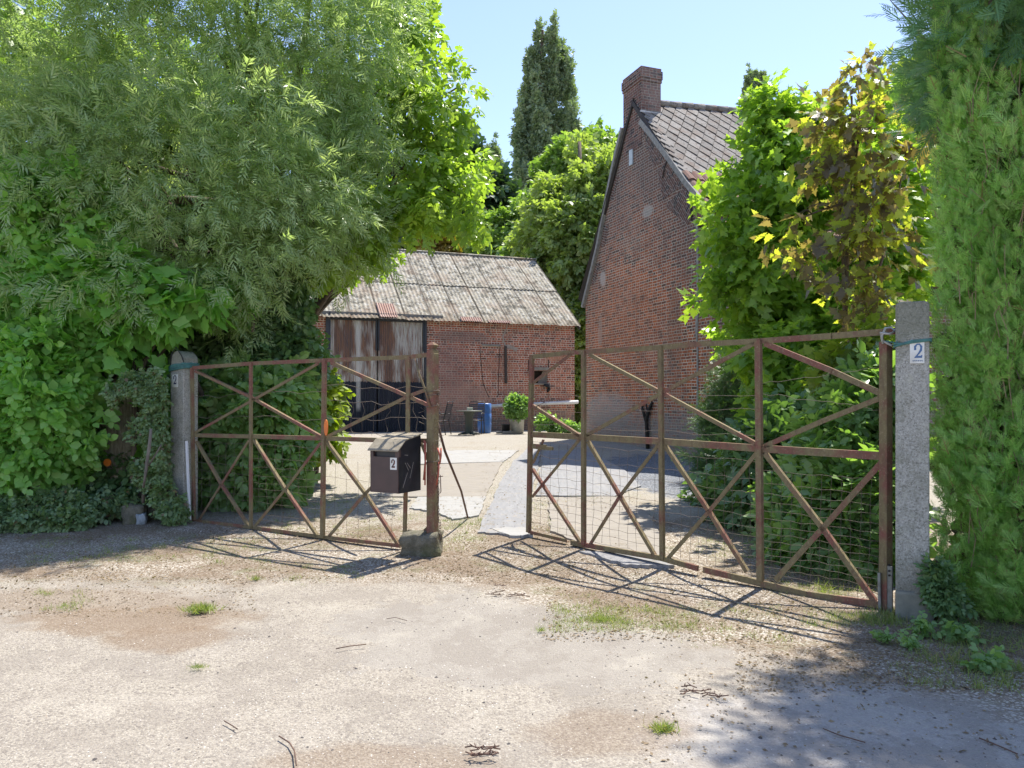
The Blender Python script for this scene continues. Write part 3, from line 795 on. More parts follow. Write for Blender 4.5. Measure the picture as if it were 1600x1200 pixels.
    m = MB(); m.poly([BP.w(dl, .2, -.4), BP.w(dr, .2, -.4), BP.w(dr, dtop, -.4), BP.w(dl, dtop, -.4)]); m.build('inner_wall', M_DARKROOF, root)
    # roof sheets
    half = D/2; zr = 7.54; over = .22
    sl = Vector((back.x*half, back.y*half, zr-ze0)); sl_l = sl.length; sd = sl/sl_l; up = BP.d.cross(sd); up = up if up.z > 0 else -up
    e0 = BP.w(0, ze0)-sd*over+up*.04
    Ltot = sl_l+over
    m = MB(); W = .92; r = random.Random(4)
    ncol = int((uR+.15-uL)/W)+1
    for row in range(2):
        v0 = 0 if row == 0 else Ltot*.48; v1 = Ltot*.50 if row == 0 else Ltot
        for c in range(ncol):
            ua = uR+.15-(c+1)*W; ub = ua+W; n = 44; sk = r.uniform(-.012, .012); dz = r.uniform(0, .012)
            for i in range(n):
                x0 = ua+(ub-ua)*i/n; x1 = ua+(ub-ua)*(i+1)/n
                h = lambda x, i: .013*math.sin(2*math.pi*x/.146)+(.03*(i/n))+dz+(.025 if row == 0 else 0)*0
                P = lambda x, v, hh, rr=row: e0+BP.d*(x)+sd*v+up*(hh+(.0 if rr == 0 else .02*(1-(v-v0)/(v1-v0))))
                m.poly([P(x0, v0, h(x0, i)), P(x1, v0, h(x1, i+1)), P(x1, v1+sk, h(x1, i+1)), P(x0, v1+sk, h(x0, i))],
                       uvs=[(c+i/n, v0 if row == 0 else 2.5), (c+(i+1)/n, v0 if row == 0 else 2.5), (c+(i+1)/n, 2.5 if row == 0 else 5), (c+i/n, 2.5 if row == 0 else 5)], smooth=True)
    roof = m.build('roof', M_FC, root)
    for (p0, p1, v0, v1) in ((578, 606, 0.05, 1.0), (718, 750, -.02, .28), (760, 795, -.04, .12)):
        m = MB(); a = BP.uv(BP.p(p0+14 if v1 > .5 else p0, 500))[0]; b = BP.uv(BP.p(p1+14 if v1 > .5 else p1, 500))[0]; n = int((b-a)/.012)
        for i in range(n):
            x0 = a+(b-a)*i/n; x1 = a+(b-a)*(i+1)/n; h = lambda x: .066+.02*math.sin(2*math.pi*x/.08)
            m.poly([e0+BP.d*x0+sd*v0+up*h(x0), e0+BP.d*x1+sd*v0+up*h(x1), e0+BP.d*x1+sd*v1+up*h(x1), e0+BP.d*x0+sd*v1+up*h(x0)], smooth=True)
        m.build('patch_sheet', M_FCR, roof)
    m = MB(); rb = e0+sd*Ltot
    m.tube([rb+BP.d*uL+up*.03, rb+BP.d*(uR+.2)+up*.03], .07, 8)
    m.build('ridge_cap', M_FC, roof)
    m = MB(); b0 = rb; dn = Vector((back.x*half, back.y*half, -(zr-ze0)))
    m.poly([b0+BP.d*uL, b0+BP.d*(uR+.15), b0+BP.d*(uR+.15)+dn*1.05, b0+BP.d*uL+dn*1.05]); m.build('rear_roof', M_FC, roof)
    m = MB(); m.bar(e0+BP.d*(uR+.13)-up*.07, e0+BP.d*(uR+.13)+sd*Ltot-up*.07, .05, .12, up); m.build('bargeboard', M_WOOD_D, root)
    # window details
    win = MB(); win.bar(BP.p(829, 576.5, .02), BP.p(858, 576.5, .02), .10, .06, BP.n); w_ = win.build('window', M_CONC, root)
    s_ = MB(); s_.bar(BP.p(830, 600, .03), BP.p(858, 600, .03), .045, .12, BP.n); s_.build('sill', M_CONC, w_)
    p_ = MB(); p_.poly([BP.w(wa[0], wb[1], -.29), BP.w(wb[0], wb[1], -.29), BP.w(wb[0], wa[1], -.29), BP.w(wa[0], wa[1], -.29)]); p_.build('dark_opening', M_DARKROOF, w_)
    s_ = MB(); s_.hexa([BP.p(840, 599, -.1), BP.p(856, 599, -.1), BP.p(856, 599, -.2), BP.p(846, 599, -.2), BP.p(848, 580, -.1), BP.p(856, 580, -.1), BP.p(856, 580, -.2), BP.p(848, 580, -.2)]); s_.build('shutter', M_CONC, w_)
    # blocked door: lintel, cracks, steel post, soldier course
    m = MB(); m.bar(BP.p(753, 539, .02), BP.p(782, 540, .02), .06, .05, BP.n); m.build('old_lintel', M_CONC, root)
    m = MB(); m.bar(BP.p(790, 541, .05), BP.p(790.5, 599, .05), .075, .08, BP.n); m.build('steel_post', simple('old_steel', (.085, .065, .055), (.05, .04, .035)), root)
    M_CR = simple('crack', (.05, .03, .025))
    def crack(pts, w=.02):
        m = MB()
        for a, b in zip(pts[:-1], pts[1:]): m.bar(BP.p(*a, .004), BP.p(*b, .004), w, .012, BP.n)
        m.build('crack', M_CR, root)
    crack([(750, 541), (751, 560), (753, 580), (755, 600), (760, 612), (764, 621)]); crack([(781, 542), (780, 565), (779, 590), (778, 620)]); crack([(857, 562), (857, 577)], .03); crack([(826, 562), (826, 578)], .03)
    m = MB(); pts = [(793, 506), (791, 515), (786, 525), (787, 534), (790, 541), (800, 543), (808, 547)]
    for i, (a, b) in enumerate(zip(pts[:-1], pts[1:])): m.bar(BP.p(*a, .006), BP.p(*b, .006), .05 if i < 4 else .12, .012, BP.n)
    m.build('mortar_repair', simple('pale_mortar', (.42, .35, .30), (.33, .27, .23)), root)
    # soldier course above the window
    # gutter pipe resting along the plinth
    m = MB(); pp = [BP.p(758, 635, .16), BP.p(800, 632.5, .16), BP.p(850, 630.5, .16), BP.p(903, 628, .16)]
    m.tube(pp, .065, 12); tagp = single(m, 'gutter_pipe', M_CONC_P, 'long white plastic pipe fixed low along the brick barn wall', 'pipe')
    # junk hanging under the window
    m = MB(); m.tube([BP.p(850, 601, .08), BP.p(857, 603, .1), BP.p(858, 608, .1), BP.p(855, 613, .1)], [.04, .07, .07, .03], 7)
    single(m, 'hanging_sack', simple('black_rubber', (.02, .02, .02), rough=.6), 'small black sack hanging under the barn window', 'sack')
build_barn()

# ------------------------------------------------------------------ gates and posts
def rust_mat():
    s = NT('gate_paint'); o = s.pos(); n1 = s.noise(o, 3.2, 4, .6); n2 = s.noise(s.mapp(o, (1, 1, .4)), 22, 6, .75); n3 = s.noise(o, 55, 4, .7)
    col = s.mix(s.ramp(n1, .40, .52), (.21, .085, .065), (.205, .165, .085))
    col = s.mix(s.ramp(n2, .45, .65, 0, .75), col, (.13, .09, .055))
    col = s.mix(s.ramp(n3, .55, .68, 0, .6), col, (.33, .28, .18))
    col = s.mix(s.ramp(s.noise(o, 9, 3), .6, .7, 0, .5), col, (.20, .10, .085))
    return s.done(s.pbr(col, .85, 0, s.bump(n3, .5, .003), .3))
M_GATE = rust_mat()
M_WIRE = simple('rusty_wire', (.17, .13, .10), (.10, .08, .065), 30, .8)
def conc_mat():
    s = NT('pebble_concrete'); o = s.coord(); n = s.noise(o, 60, 6, .8); n2 = s.noise(o, 5, 5, .7); v = s.sep(s.voro(o, 110, out='Color'))[0]
    col = s.mix(s.ramp(n, .38, .62), (.31, .30, .255), (.54, .52, .46)); col = s.mix(s.ramp(v, .8, .86, 0, .6), col, (.62, .60, .54)); col = s.mix(s.ramp(v, .12, .08, 0, .5), col, (.14, .13, .11)); col = s.mix(s.ramp(s.noise(o, 9, 6, .8), .58, .62, 0, .7), col, (.50, .49, .40))
    col = s.mix(s.ramp(n2, .5, .72, 0, .55), col, (.17, .17, .10))
    z = s.sep(s.pos())[2]
    col = s.mix(s.math('MULTIPLY', s.ramp(s.math('ADD', z, s.math('MULTIPLY', n2, .5)), .75, .4), .6), col, (.13, .12, .085))
    col = s.mix(s.math('MULTIPLY', s.ramp(s.math('ADD', z, s.math('MULTIPLY', n2, .4)), 2.1, 2.35), .6), col, (.13, .14, .09))
    return s.done(s.pbr(col, .95, 0, s.bump(s.math('ADD', n, v), .9, .008), .2))
M_POST = conc_mat()
LG = Plane((-4.03, 9.72), (-.80, 7.95))
RG = Plane((.19, 8.8), (2.90, 5.95))
def zigzag_wire(G, a, b, amp, rr, off=.0, n=10):
    pts = []
    for i in range(n+1):
        t = i/n; px = a[0]+(b[0]-a[0])*t; py = a[1]+(b[1]-a[1])*t+(rr.uniform(-1, 1)*amp if 0 < i < n else 0)
        pts.append(G.p(px, py, off+rr.uniform(-.01, .01)))
    return pts
def build_gate(G, name, label, bars, wires, hinge):
    root = empty(name, (hinge.x, hinge.y, gz(0, hinge.y)), label, 'gate')
    for nm, lst in bars.items():
        for it in lst:
            pts, wid = it[0], it[1]; dep = it[2] if len(it) > 2 else .012; off = it[3] if len(it) > 3 else 0
            m = MB()
            for a, b in zip(pts[:-1], pts[1:]):
                A, B = G.p(*a, off), G.p(*b, off); e = (B-A).normalized()*.004
                m.bar(A-e, B+e, wid, dep, G.n)
                # the second leg of the angle iron
                if nm in ('top_rail', 'middle_rail', 'bottom_rail'):
                    up = Vector((0, 0, wid/2-.003 if nm != 'bottom_rail' else -wid/2+.003)); m.bar(A+up-G.n*.024, B+up-G.n*.024, .006, .04, G.n)
                elif nm == 'diagonal_brace':
                    y = G.n.cross((B-A).normalized()); y = y if y.z > 0 else -y
                    m.bar(A+y*(wid/2-.003)-G.n*.018, B+y*(wid/2-.003)-G.n*.018, .005, .03, G.n)
            m.build(nm, M_GATE, root)
    m = MB()
    for wpts, rad in wires: m.tube(wpts, rad, 4, cap=False)
    m.build('wire_mesh', M_WIRE, root)
    return root
# left gate
r = random.Random(12)
lb = {
 'top_rail': [([(301, 575), (392, 568), (507, 563), (638, 558), (672, 554)], .045)],
 'middle_rail': [([(302, 680), (392, 682), (503, 685), (600, 688), (672, 689)], .048)],
 'bottom_rail': [([(301, 813), (392, 824), (505, 839), (625, 853)], .04)],
 'upright': [([(392, 567), (392, 824)], .035, .03, .012), ([(507, 561), (504, 839)], .045, .04, .012), ([(638, 557), (637, 684)], .045, .02, .012), ([(636, 684), (632, 848)], .035, .03, .012)],
 'hinge_stile': [([(300, 575), (303, 812)], .035, .035, .01)],
 'diagonal_brace': [([(305, 580), (392, 621), (500, 682)], .032), ([(305, 676), (392, 627), (497, 568)], .032), ([(517, 567), (636, 619), (668, 633)], .036), ([(512, 682), (638, 619), (668, 608)], .036),
    ([(306, 690), (345, 757), (387, 822)], .028), ([(389, 688), (312, 811)], .028), ([(396, 688), (443, 762), (495, 838)], .03), ([(501, 692), (448, 762), (398, 822)], .03),
    ([(509, 690), (570, 772), (622, 852)], .034), ([(600, 742), (570, 772), (514, 838)], .034)]}
wires = []
def gt(G, tl, tr, bl, br, nh, nv, amp, rr, miss=.0, off=-.015, grow=1.0):
    out = []
    for i in range(nh):
        t = (i/(nh-1))**grow; a = (tl[0]+(bl[0]-tl[0])*t, tl[1]+(bl[1]-tl[1])*t); b = (tr[0]+(br[0]-tr[0])*t, tr[1]+(br[1]-tr[1])*t)
        if rr.random() < miss: continue
        out.append((zigzag_wire(G, a, b, amp, rr, off, nv), .0017))
    for j in range(nv+1):
        t = j/nv; a = (tl[0]+(tr[0]-tl[0])*t, tl[1]+(tr[1]-tl[1])*t); b = (bl[0]+(br[0]-bl[0])*t, bl[1]+(br[1]-bl[1])*t)
        if rr.random() < miss: continue
        p = []; 
        for i in range(7):
            q = i/6; p.append(G.p(a[0]+(b[0]-a[0])*q+(rr.uniform(-1, 1)*amp if 0 < i < 6 else 0), a[1]+(b[1]-a[1])*q, off))
        out.append((p, .0017))
    return out
wires += gt(LG, (303, 690), (505, 700), (303, 808), (505, 834), 12, 16, 1.6, r, .05, grow=.75)
wires += gt(LG, (506, 715), (630, 730), (506, 830), (630, 846), 5, 7, 1.0, r, .1)
for a, b in (((508, 603), (668, 606)), ((508, 627), (668, 632)), ((508, 652), (668, 655)), ((508, 680), (665, 674)), ((305, 620), (505, 612)), ((305, 650), (505, 655))):
    wires.append((zigzag_wire(LG, a, b, 4, r, -.01, 11), .0028))
for x in (532, 550, 567, 587, 606, 626, 648): wires.append(([LG.p(x+r.uniform(-2, 2), 627, -.01), LG.p(x+r.uniform(-4, 4), 642, -.02), LG.p(x+r.uniform(-5, 5), 655, .0), LG.p(x+r.uniform(-4, 4), 672, -.01), LG.p(x+r.uniform(-9, 9), 680, .01)], .0022))
for k in range(10):
    x, y = r.uniform(640, 668), r.uniform(575, 680); wires.append(([LG.p(x, y), LG.p(x+r.uniform(-7, 7), y+r.uniform(-5, 8), .01), LG.p(x+r.uniform(-9, 9), y+r.uniform(-5, 14), -.01)], .0026))
LGR = build_gate(LG, 'iron_gate', 'rusty left gate of angle iron with the brown letter box on it', lb, wires, LG.p(301, 813))
# the heavy lock post of the left gate
m = MB(); gp = LG.p(676, 700); zb, zt = LG.p(676, 836).z, LG.p(676, 553).z
ca = math.atan2(LG.d.y, LG.d.x)
m.box((gp.x, gp.y, (zb+zt)/2), (.09, .09, zt-zb), ca)
m.box((gp.x, gp.y, zt+.02), (.085, .09, .04), ca)
c0 = Vector((gp.x, gp.y, 0)); dd, nn = LG.d, LG.n
def rg(z, s, m_=1.0): return [c0+dd*(a*s)+nn*(b*s*m_)+Vector((0, 0, z)) for a, b in ((-1, -1), (1, -1), (1, 1), (-1, 1))]
m.hexa(rg(zt+.0, .045)+rg(zt+.05, .025)); m.hexa(rg(zt+.05, .025)+rg(zt+.09, .046)); m.hexa(rg(zt+.09, .046)+rg(zt+.125, .008))
m.bar(LG.p(672, 822), LG.p(655, 837), .03, .03, LG.n); m.bar(LG.p(658, 692, .03), LG.p(670, 722, .03), .025, .02, LG.n)
m.build('lock_post', M_GATE, LGR)
# right gate
rb_ = {
 'top_rail': [([(828, 558), (890, 551), (912, 550), (1033, 543), (1087, 538), (1187, 533), (1300, 525), (1402, 517)], .05)],
 'middle_rail': [([(829, 679), (912, 683), (1033, 690), (1187, 701), (1380, 713)], .062)],
 'bottom_rail': [([(826, 831), (885, 845)], .035), ([(893, 848), (1033, 872), (1090, 888)], .05, .03), ([(1100, 890), (1187, 911), (1262, 929), (1375, 945)], .055, .03)],
 'upright': [([(912, 548), (912, 851)], .045, .04, .012), ([(1032, 541), (1035, 873)], .045, .04, .012), ([(1185, 532), (1188, 907)], .052, .045, .012)],
 'end_stile': [([(831, 557), (826, 831)], .045, .045, .0)],
 'diagonal_brace': [([(833, 598), (893, 553)], .034), ([(832, 634), (905, 681)], .034), ([(920, 554), (1030, 612), (1183, 695)], .034), ([(917, 680), (1030, 616), (1178, 537)], .038),
    ([(1195, 537), (1300, 580), (1378, 616)], .045), ([(1195, 697), (1285, 658), (1378, 621)], .042),
    ([(831, 733), (905, 847)], .03), ([(832, 776), (906, 686)], .03), ([(918, 690), (968, 776), (1022, 868)], .034), ([(1029, 695), (968, 776), (922, 851)], .034),
    ([(1038, 696), (1106, 798), (1166, 893)], .036), ([(1183, 707), (1108, 799), (1044, 872)], .036), ([(1195, 709), (1285, 826), (1366, 940)], .042), ([(1378, 722), (1285, 826), (1212, 906)], .045), ([(833, 723), (849, 688)], .028)],
 'latch_bar': [([(833, 697), (852, 699)], .055, .04, .02), ([(850, 700), (863, 701)], .035, .03, .02)]}
wires = []
wires += gt(RG, (833, 690), (1185, 722), (830, 826), (1187, 900), 11, 26, 2.0, r, .08, grow=.8)
wires += gt(RG, (1190, 735), (1378, 750), (1190, 905), (1370, 938), 15, 12, 1.6, r, .04, grow=.8)
for a, b in (((833, 618), (1183, 618)), ((833, 645), (1183, 640)), ((833, 664), (1183, 682)), ((1190, 615), (1378, 640)), ((1190, 600), (1378, 575))):
    wires.append((zigzag_wire(RG, a, b, 3, r, -.01, 14), .002))
for k in range(7): 
    x, y = r.uniform(834, 880), r.uniform(612, 640); wires.append(([RG.p(x, y), RG.p(x+r.uniform(-9, 9), y+r.uniform(-5, 8), .02), RG.p(x+r.uniform(-12, 12), y+r.uniform(-3, 12), -.01)], .003))
RGR = build_gate(RG, 'iron_gate', 'wider rusty right gate of angle iron, hung on the post beside the tall hedge', rb_, wires, RG.p(1380, 945))
m = MB(); a = RG.p(1384, 534); b = RG.p(1384, 957); cr_ = math.atan2(RG.d.y, RG.d.x)
zz = (a.z+b.z)/2; m.box((a.x, a.y, zz), (.07, .07, a.z-b.z), cr_-.3); m.build('hinge_post', M_GATE, RGR, bevel=.004)
m = MB(); m.box((a.x-.005, a.y-.04, RG.p(1384, 918).z), (.085, .012, .36), cr_-.3)
m.bar(RG.p(1374, 895, .05), RG.p(1375, 960, .05), .02, .02, RG.n)
o = m.build('hinge_plate', simple('galvanised', (.27, .28, .27), (.17, .17, .15), 20, .6, .5), RGR)
M_HOLE = simple('hole_dark', (.01, .01, .01))
for y in (883, 892, 899): m = MB(); p = RG.p(1390, y, .058); m.tube([p, p+RG.n*.012], .008, 8); m.build('bolt_hole', M_HOLE, RGR)

PL = Plane((-4.1, 9.72), (3.05, 5.82)); pa = math.atan2(PL.d.y, PL.d.x)
def make_post(c, w_, d_, z0, z1, label, arch=.0, foot=None):
    m = MB(); n = 8; prof = []
    for i in range(n+1):
        t = i/n; x = -w_/2+w_*t; z = z1-arch*((2*t-1)**2 if arch > .02 else (abs(2*t-1) > .85))
        prof.append((x, z))
    poly = [(-w_/2, z0-.2)]+prof+[(w_/2, z0-.2)]
    pts = [Vector((c.x, c.y, 0))+PL.d*x+PL.n*(d_/2)+Vector((0, 0, z)) for x, z in poly]
    m.prism(pts, -PL.n*d_)
    o = single(m, 'gate_post', M_POST, label, 'post', (c.x, c.y, z0), bevel=.010)
    return o
pr = Vector((3.025, 5.80, 0)); POSTR = make_post(pr, .225, .21, 0, at(1429, 472, 5.75).z, 'speckled concrete gate post with square top beside the tall conifer hedge', .018)
m = MB(); m.box((pr.x+.01, pr.y-.015, .075), (.26, .25, .25), pa); pf = [pr+PL.d*x+PL.n*.135+Vector((0, 0, z)) for x, z in ((-.0, .18), (.12, .18), (.055, .27))]
m.prism(pf, -PL.n*.05)
single(m, 'concrete_footing', simple('footing_concrete', (.25, .245, .2), (.15, .15, .12), 8), 'rough concrete footing around the base of the right gate post', 'footing', (pr.x, pr.y, 0), bevel=.02)
pl = at(288, 600, 9.85); pl.z = 0; POSTL = make_post(pl, .25, .22, .12, at(288, 549, 9.85).z, 'speckled concrete gate post with rounded top beside the climbing plants', .09)
# number plates
def num_two(G, c, hgt, mat, off, parent, name='number'):
    """a heavy serif 2 drawn as a stroke of changing width on plane through c"""
    p = [(-.30, .58, .20), (-.33, .78, .22), (-.12, .96, .10), (.12, .96, .12), (.30, .78, .22), (.26, .56, .22), (.08, .36, .14), (-.14, .18, .10), (-.34, .04, .08)]
    m = MB()
    def P(x, z, o=0): return c+G.d*(x*hgt*.62)+Vector((0, 0, (z-.5)*hgt))+G.n*(off+o)
    L = []; Rr = []
    for i, (x, z, w) in enumerate(p):
        a = p[max(i-1, 0)]; b = p[min(i+1, len(p)-1)]; t = Vector((b[0]-a[0], b[1]-a[1])).normalized(); nx, nz = -t.y, t.x
        L.append((x+nx*w*.5, z+nz*w*.5)); Rr.append((x-nx*w*.5, z-nz*w*.5))
    for i in range(len(p)-1):
        k = .0002*(i % 2)
        m.poly([P(*L[i], k), P(*L[i+1], k), P(*Rr[i+1], k), P(*Rr[i], k)])
    for i, q in enumerate(([(-.40, .02), (.36, .02), (.40, .22), (.30, .20), (.22, .16), (-.10, .17), (-.36, .10)],)):
        m.poly([P(x, z, .0004) for x, z in q])
    for v in ([(-.42, .56), (-.22, .56), (-.20, .68), (-.42, .68)],): m.poly([P(x, z, .0004) for x, z in v])
    return m.build(name, mat, parent)
M_ENW = simple('white_enamel', (.78, .78, .74), (.62, .60, .54), 9, .35, 0, .05)
M_BLUE = simple('blue_enamel', (.055, .12, .26), (.07, .15, .30), 9, .4, 0, .02)
PFr = Plane((pr.x-PL.d.x, pr.y-PL.d.y), (pr.x+PL.d.x, pr.y+PL.d.y))
def plate(G, off, px0, px1, py0, py1, label, mat2, ndx=0, small=True, hf=.68):
    a = G.p(px0, py1, off); b = G.p(px1, py0, off); c = (a+b)/2; wd = (Vector((b.x, b.y))-Vector((a.x, a.y))).length; h = b.z-a.z
    m = MB(); m.bar(c-Vector((0, 0, h/2)), c+Vector((0, 0, h/2)), wd, .006, G.n)
    o = single(m, 'number_plate', M_ENW, label, 'sign', c, bevel=.001)
    num_two(G, c+Vector((0, 0, h*.08))+G.d*ndx, h*hf, mat2, .0045, o)
    if small:
        m = MB()
        for i in range(6):
            x = (-.28+i*.12)*wd; m.tube([c+G.d*(x-.02*wd)+G.n*.004+Vector((0, 0, -h*.39)), c+G.d*x+G.n*.005+Vector((0, 0, -h*.35)), c+G.d*(x+.04*wd)+G.n*.004+Vector((0, 0, -h*.41))], .0022, 5)
        m.build('faded_small_marks', mat2, o)
    return o
plate(PFr, .105+.004, 1421.5, 1444.5, 534, 568, 'white enamel house number plate with a blue 2 on the right gate post', M_BLUE, .008)
PFl = Plane((pl.x-PL.d.x, pl.y-PL.d.y), (pl.x+PL.d.x, pl.y+PL.d.y))
M_NAVY = simple('navy_print', (.02, .025, .09), (.03, .03, .1), 9, .5, 0, .02)
plate(PFl, .114, 269.5, 278, 585, 605, 'small white number plate with a dark blue 2 on the left gate post', M_NAVY, 0, False, .72)
# ties around the posts
def tie(name, G, c, w_, d_, z, mat, label, rad=.007, turns=3, tail=None):
    m = MB(); rr = random.Random(int(z*100))
    for t in range(turns):
        pts = []
        for i in range(17):
            a = i/16*2*math.pi; x = max(-1, min(1, math.cos(a)*1.35))*(w_/2+rad+.002); y = max(-1, min(1, math.sin(a)*1.35))*(d_/2+rad+.002)
            pts.append(Vector((c.x, c.y, 0))+G.d*x-G.n*y+Vector((0, 0, z+t*rad*1.5+rr.uniform(-.006, .006)+math.cos(a)*.02)))
        m.tube(pts, rad, 6, cap=False)
    if tail:
        for tp in tail: m.tube(tp, rad*.8, 6)
    post = POSTR if c.x > 0 else POSTL
    m.v = [p-post.location for p in m.v]; o = m.build(name, mat, None); o.parent = post; return o
M_TEAL = simple('green_cord', (.08, .22, .20), (.05, .13, .12), 20, .8); M_PALEC = simple('pale_cord', (.50, .50, .46), (.35, .36, .33), 20, .8)
tie('green_cord', PL, pr, .225, .21, 2.045, M_TEAL, 'green cord tied round the right gate post above the number plate', .008, 2,
    [[RG.p(1384, 533, .05), RG.p(1400, 536, .06), pr+PL.n*.12-PL.d*.1+Vector((0, 0, 2.06))]])
m = MB(); m.tube([RG.p(1380, 537, .05), RG.p(1378, 525, .06), RG.p(1383, 513, .05), RG.p(1392, 512, .0), RG.p(1399, 517, .03), RG.p(1390, 522, .06), RG.p(1376, 520, .06), RG.p(1378, 532, .05), RG.p(1394, 540, .05)], .010, 6)
single(m, 'white_rag', M_PALEC, 'knotted pale rag binding the right gate to its hinge post', 'rag')
tie('green_cord', PL, pl, .25, .22, 2.03, M_TEAL, 'blue green cord wound round the left gate post near its top', .012, 4)
m = MB(); m.tube([pl+PL.n*.12-PL.d*.12+Vector((0, 0, 2.05)), pl+PL.n*.12-PL.d*.09+Vector((0, 0, 2.22)), pl+PL.n*.125+Vector((0, 0, 2.31)), pl+PL.n*.12+PL.d*.1+Vector((0, 0, 2.2)), pl+PL.n*.12+PL.d*.14+Vector((0, 0, 2.12))], .007, 6)
single(m, 'hose', simple('black_hose', (.03, .035, .03)), 'thin black hose looped over the top of the left gate post', 'hose')
m = MB(); m.bar(LG.p(291.5, 689, .13), LG.p(296.5, 812, .13), .028, .02, LG.n)
single(m, 'measuring_stick', simple('white_stick', (.8, .8, .8), (.7, .7, .7), 8, .5), 'narrow white stick leaning upright against the left gate post', 'stick')
m = MB(); m.tube([PFl.p(302, 590, -.3), PFl.p(318, 620, -.5), PFl.p(332, 655, -.7)], .035, 7)
single(m, 'leaning_pole', BARK, 'brown weathered pole leaning behind the left gate hinge', 'pole')
# letter box
def letter_box():
    n = LG.n; d = LG.d
    P0 = LG.p(623, 771, .42); Y0 = P0.y
    Z = lambda py: EYE-(py-HZ)/F*Y0
    fr = Vector((P0.x, P0.y, 0)); W = .355; Dp = .37
    fl = fr-d*W; zb = Z(771.5); zf = Z(703); zbk = Z(684)
    root = empty('letter_box', fr-d*W/2-n*Dp/2+Vector((0, 0, zb)), 'brown metal letter box with sloping lid and number 2, fixed to the left gate', 'letter box')
    M_BR = simple('brown_paint', (.085, .05, .045), (.065, .04, .037), 6, .45, 0, .06, .002); M_BLK = simple('black_paint', (.022, .024, .032), (.013, .014, .018), 10, .4, 0, .1, .002)
    m = MB(); V = lambda p, z: Vector((p.x, p.y, z)); bl, br = fl-n*Dp, fr-n*Dp
    slot_t = zf-.02; slot_b = zf-.075
    m.hexa([V(fl, zb), V(fr, zb), V(br, zb), V(bl, zb), V(fl, slot_b), V(fr, slot_b), V(br, slot_b), V(bl, slot_b)])
    m.build('box_front', M_BR, root)
    m = MB(); e = .0035   # side skins and the upper part behind the slot
    f2 = lambda p: p-n*.03
    m.hexa([V(f2(fl), slot_b), V(f2(fr), slot_b), V(br, slot_b), V(bl, slot_b), V(f2(fl), zf), V(f2(fr), zf), V(br, zbk), V(bl, zbk)])
    for p, q, s_ in ((fr, br, 1), (fl, bl, -1)):
        o = d*e*s_; m.poly([V(p+o, zb), V(q+o, zb), V(q+o, zbk), V(p+o, zf)] if s_ > 0 else [V(q+o, zb), V(p+o, zb), V(p+o, zf), V(q+o, zbk)])
    m.build('box_side', M_BLK, root)
    m = MB()
    for t0, t1 in ((-.005, .035), (.31, .36)): m.hexa([V(fl+d*t0, slot_b), V(fl+d*t1, slot_b), V(fl+d*t1-n*.03, slot_b), V(fl+d*t0-n*.03, slot_b), V(fl+d*t0, zf), V(fl+d*t1, zf), V(fl+d*t1-n*.03, zf), V(fl+d*t0-n*.03, zf)])
    m.bar(V(fl, zf-.012)-n*.01, V(fr, zf-.012)-n*.01, .02, .02, n)
    m.bar(V(fr-d*.012, zb)+n*.002, V(fr-d*.012, slot_b)+n*.002, .014, .006, n); m.bar(V(fl, zb+.008)+n*.002, V(fr, zb+.008)+n*.002, .012, .006, n)
    m.build('slot_frame', M_BR, root)
    m = MB(); A = [V(fl-d*.015+n*.03, zf-.005), V(fr+d*.015+n*.03, zf-.005)]; zm = zf+.10
    B = [V(fl-d*.015-n*.10, zm), V(fr+d*.015-n*.10, zm)]; Cc = [V(bl-d*.015-n*.02, zm+.055), V(br+d*.015-n*.02, zm+.055)]
    t = Vector((0, 0, .012))
    m.hexa([A[0]-t, A[1]-t, B[1]-t, B[0]-t, A[0], A[1], B[1], B[0]]); m.hexa([B[0]-t, B[1]-t, Cc[1]-t, Cc[0]-t, B[0], B[1], Cc[1], Cc[0]])
    # gable filler below the lid
    for s_, p, q in ((1, fr, br), (-1, fl, bl)):
        o = d*.001*s_; m2 = [V(p+o, zf-.02), V(q+o, zf-.02), V(q+o, zm+.04), V(p+o-n*.10, zm-.012)]
        mm = MB(); mm.prism(m2, -d*.006*s_); mm.build('lid_cheek', M_BLK, root)
    m.build('lid', simple('lichen_lid', (.33, .285, .21), (.22, .185, .13), 16, .9), root)
    c = V(fr-d*.065, Z(725)); g = MB(); g.bar(c-Vector((0, 0, .06)), c+Vector((0, 0, .06)), .082, .003, n)
    pl_ = g.build('number_sticker', M_ENW, root)
    class G: pass
    g2 = G(); g2.d = d; g2.n = n; c = c+n*.002
    num_two(g2, c, .085, simple('sticker_red', (.25, .05, .03), (.2, .04, .03), 9, .5), .0005, pl_, 'number_shadow'); num_two(g2, c-d*.005+Vector((0, 0, .003)), .082, simple('sticker_black', (.03, .02, .02), (.03, .02, .02), 9, .5), .0013, pl_, 'number')
    m = MB(); r = random.Random(2)
    for a, b in (((.10, .30), (.16, .22)), ((.13, .30), (.19, .24)), ((.09, .38), (.15, .375)), ((.06, .05), (.14, .2)), ((.18, .14), (.24, .3))):
        p = V(fr, zb)-n*a[0]+d*(e+.002)+Vector((0, 0, a[1])); q = V(fr, zb)-n*b[0]+d*(e+.002)+Vector((0, 0, b[1])); m.bar(p, q, .007, .001, d)
    m.build('scratches', simple('scratch', (.22, .2, .19)), root)
letter_box()
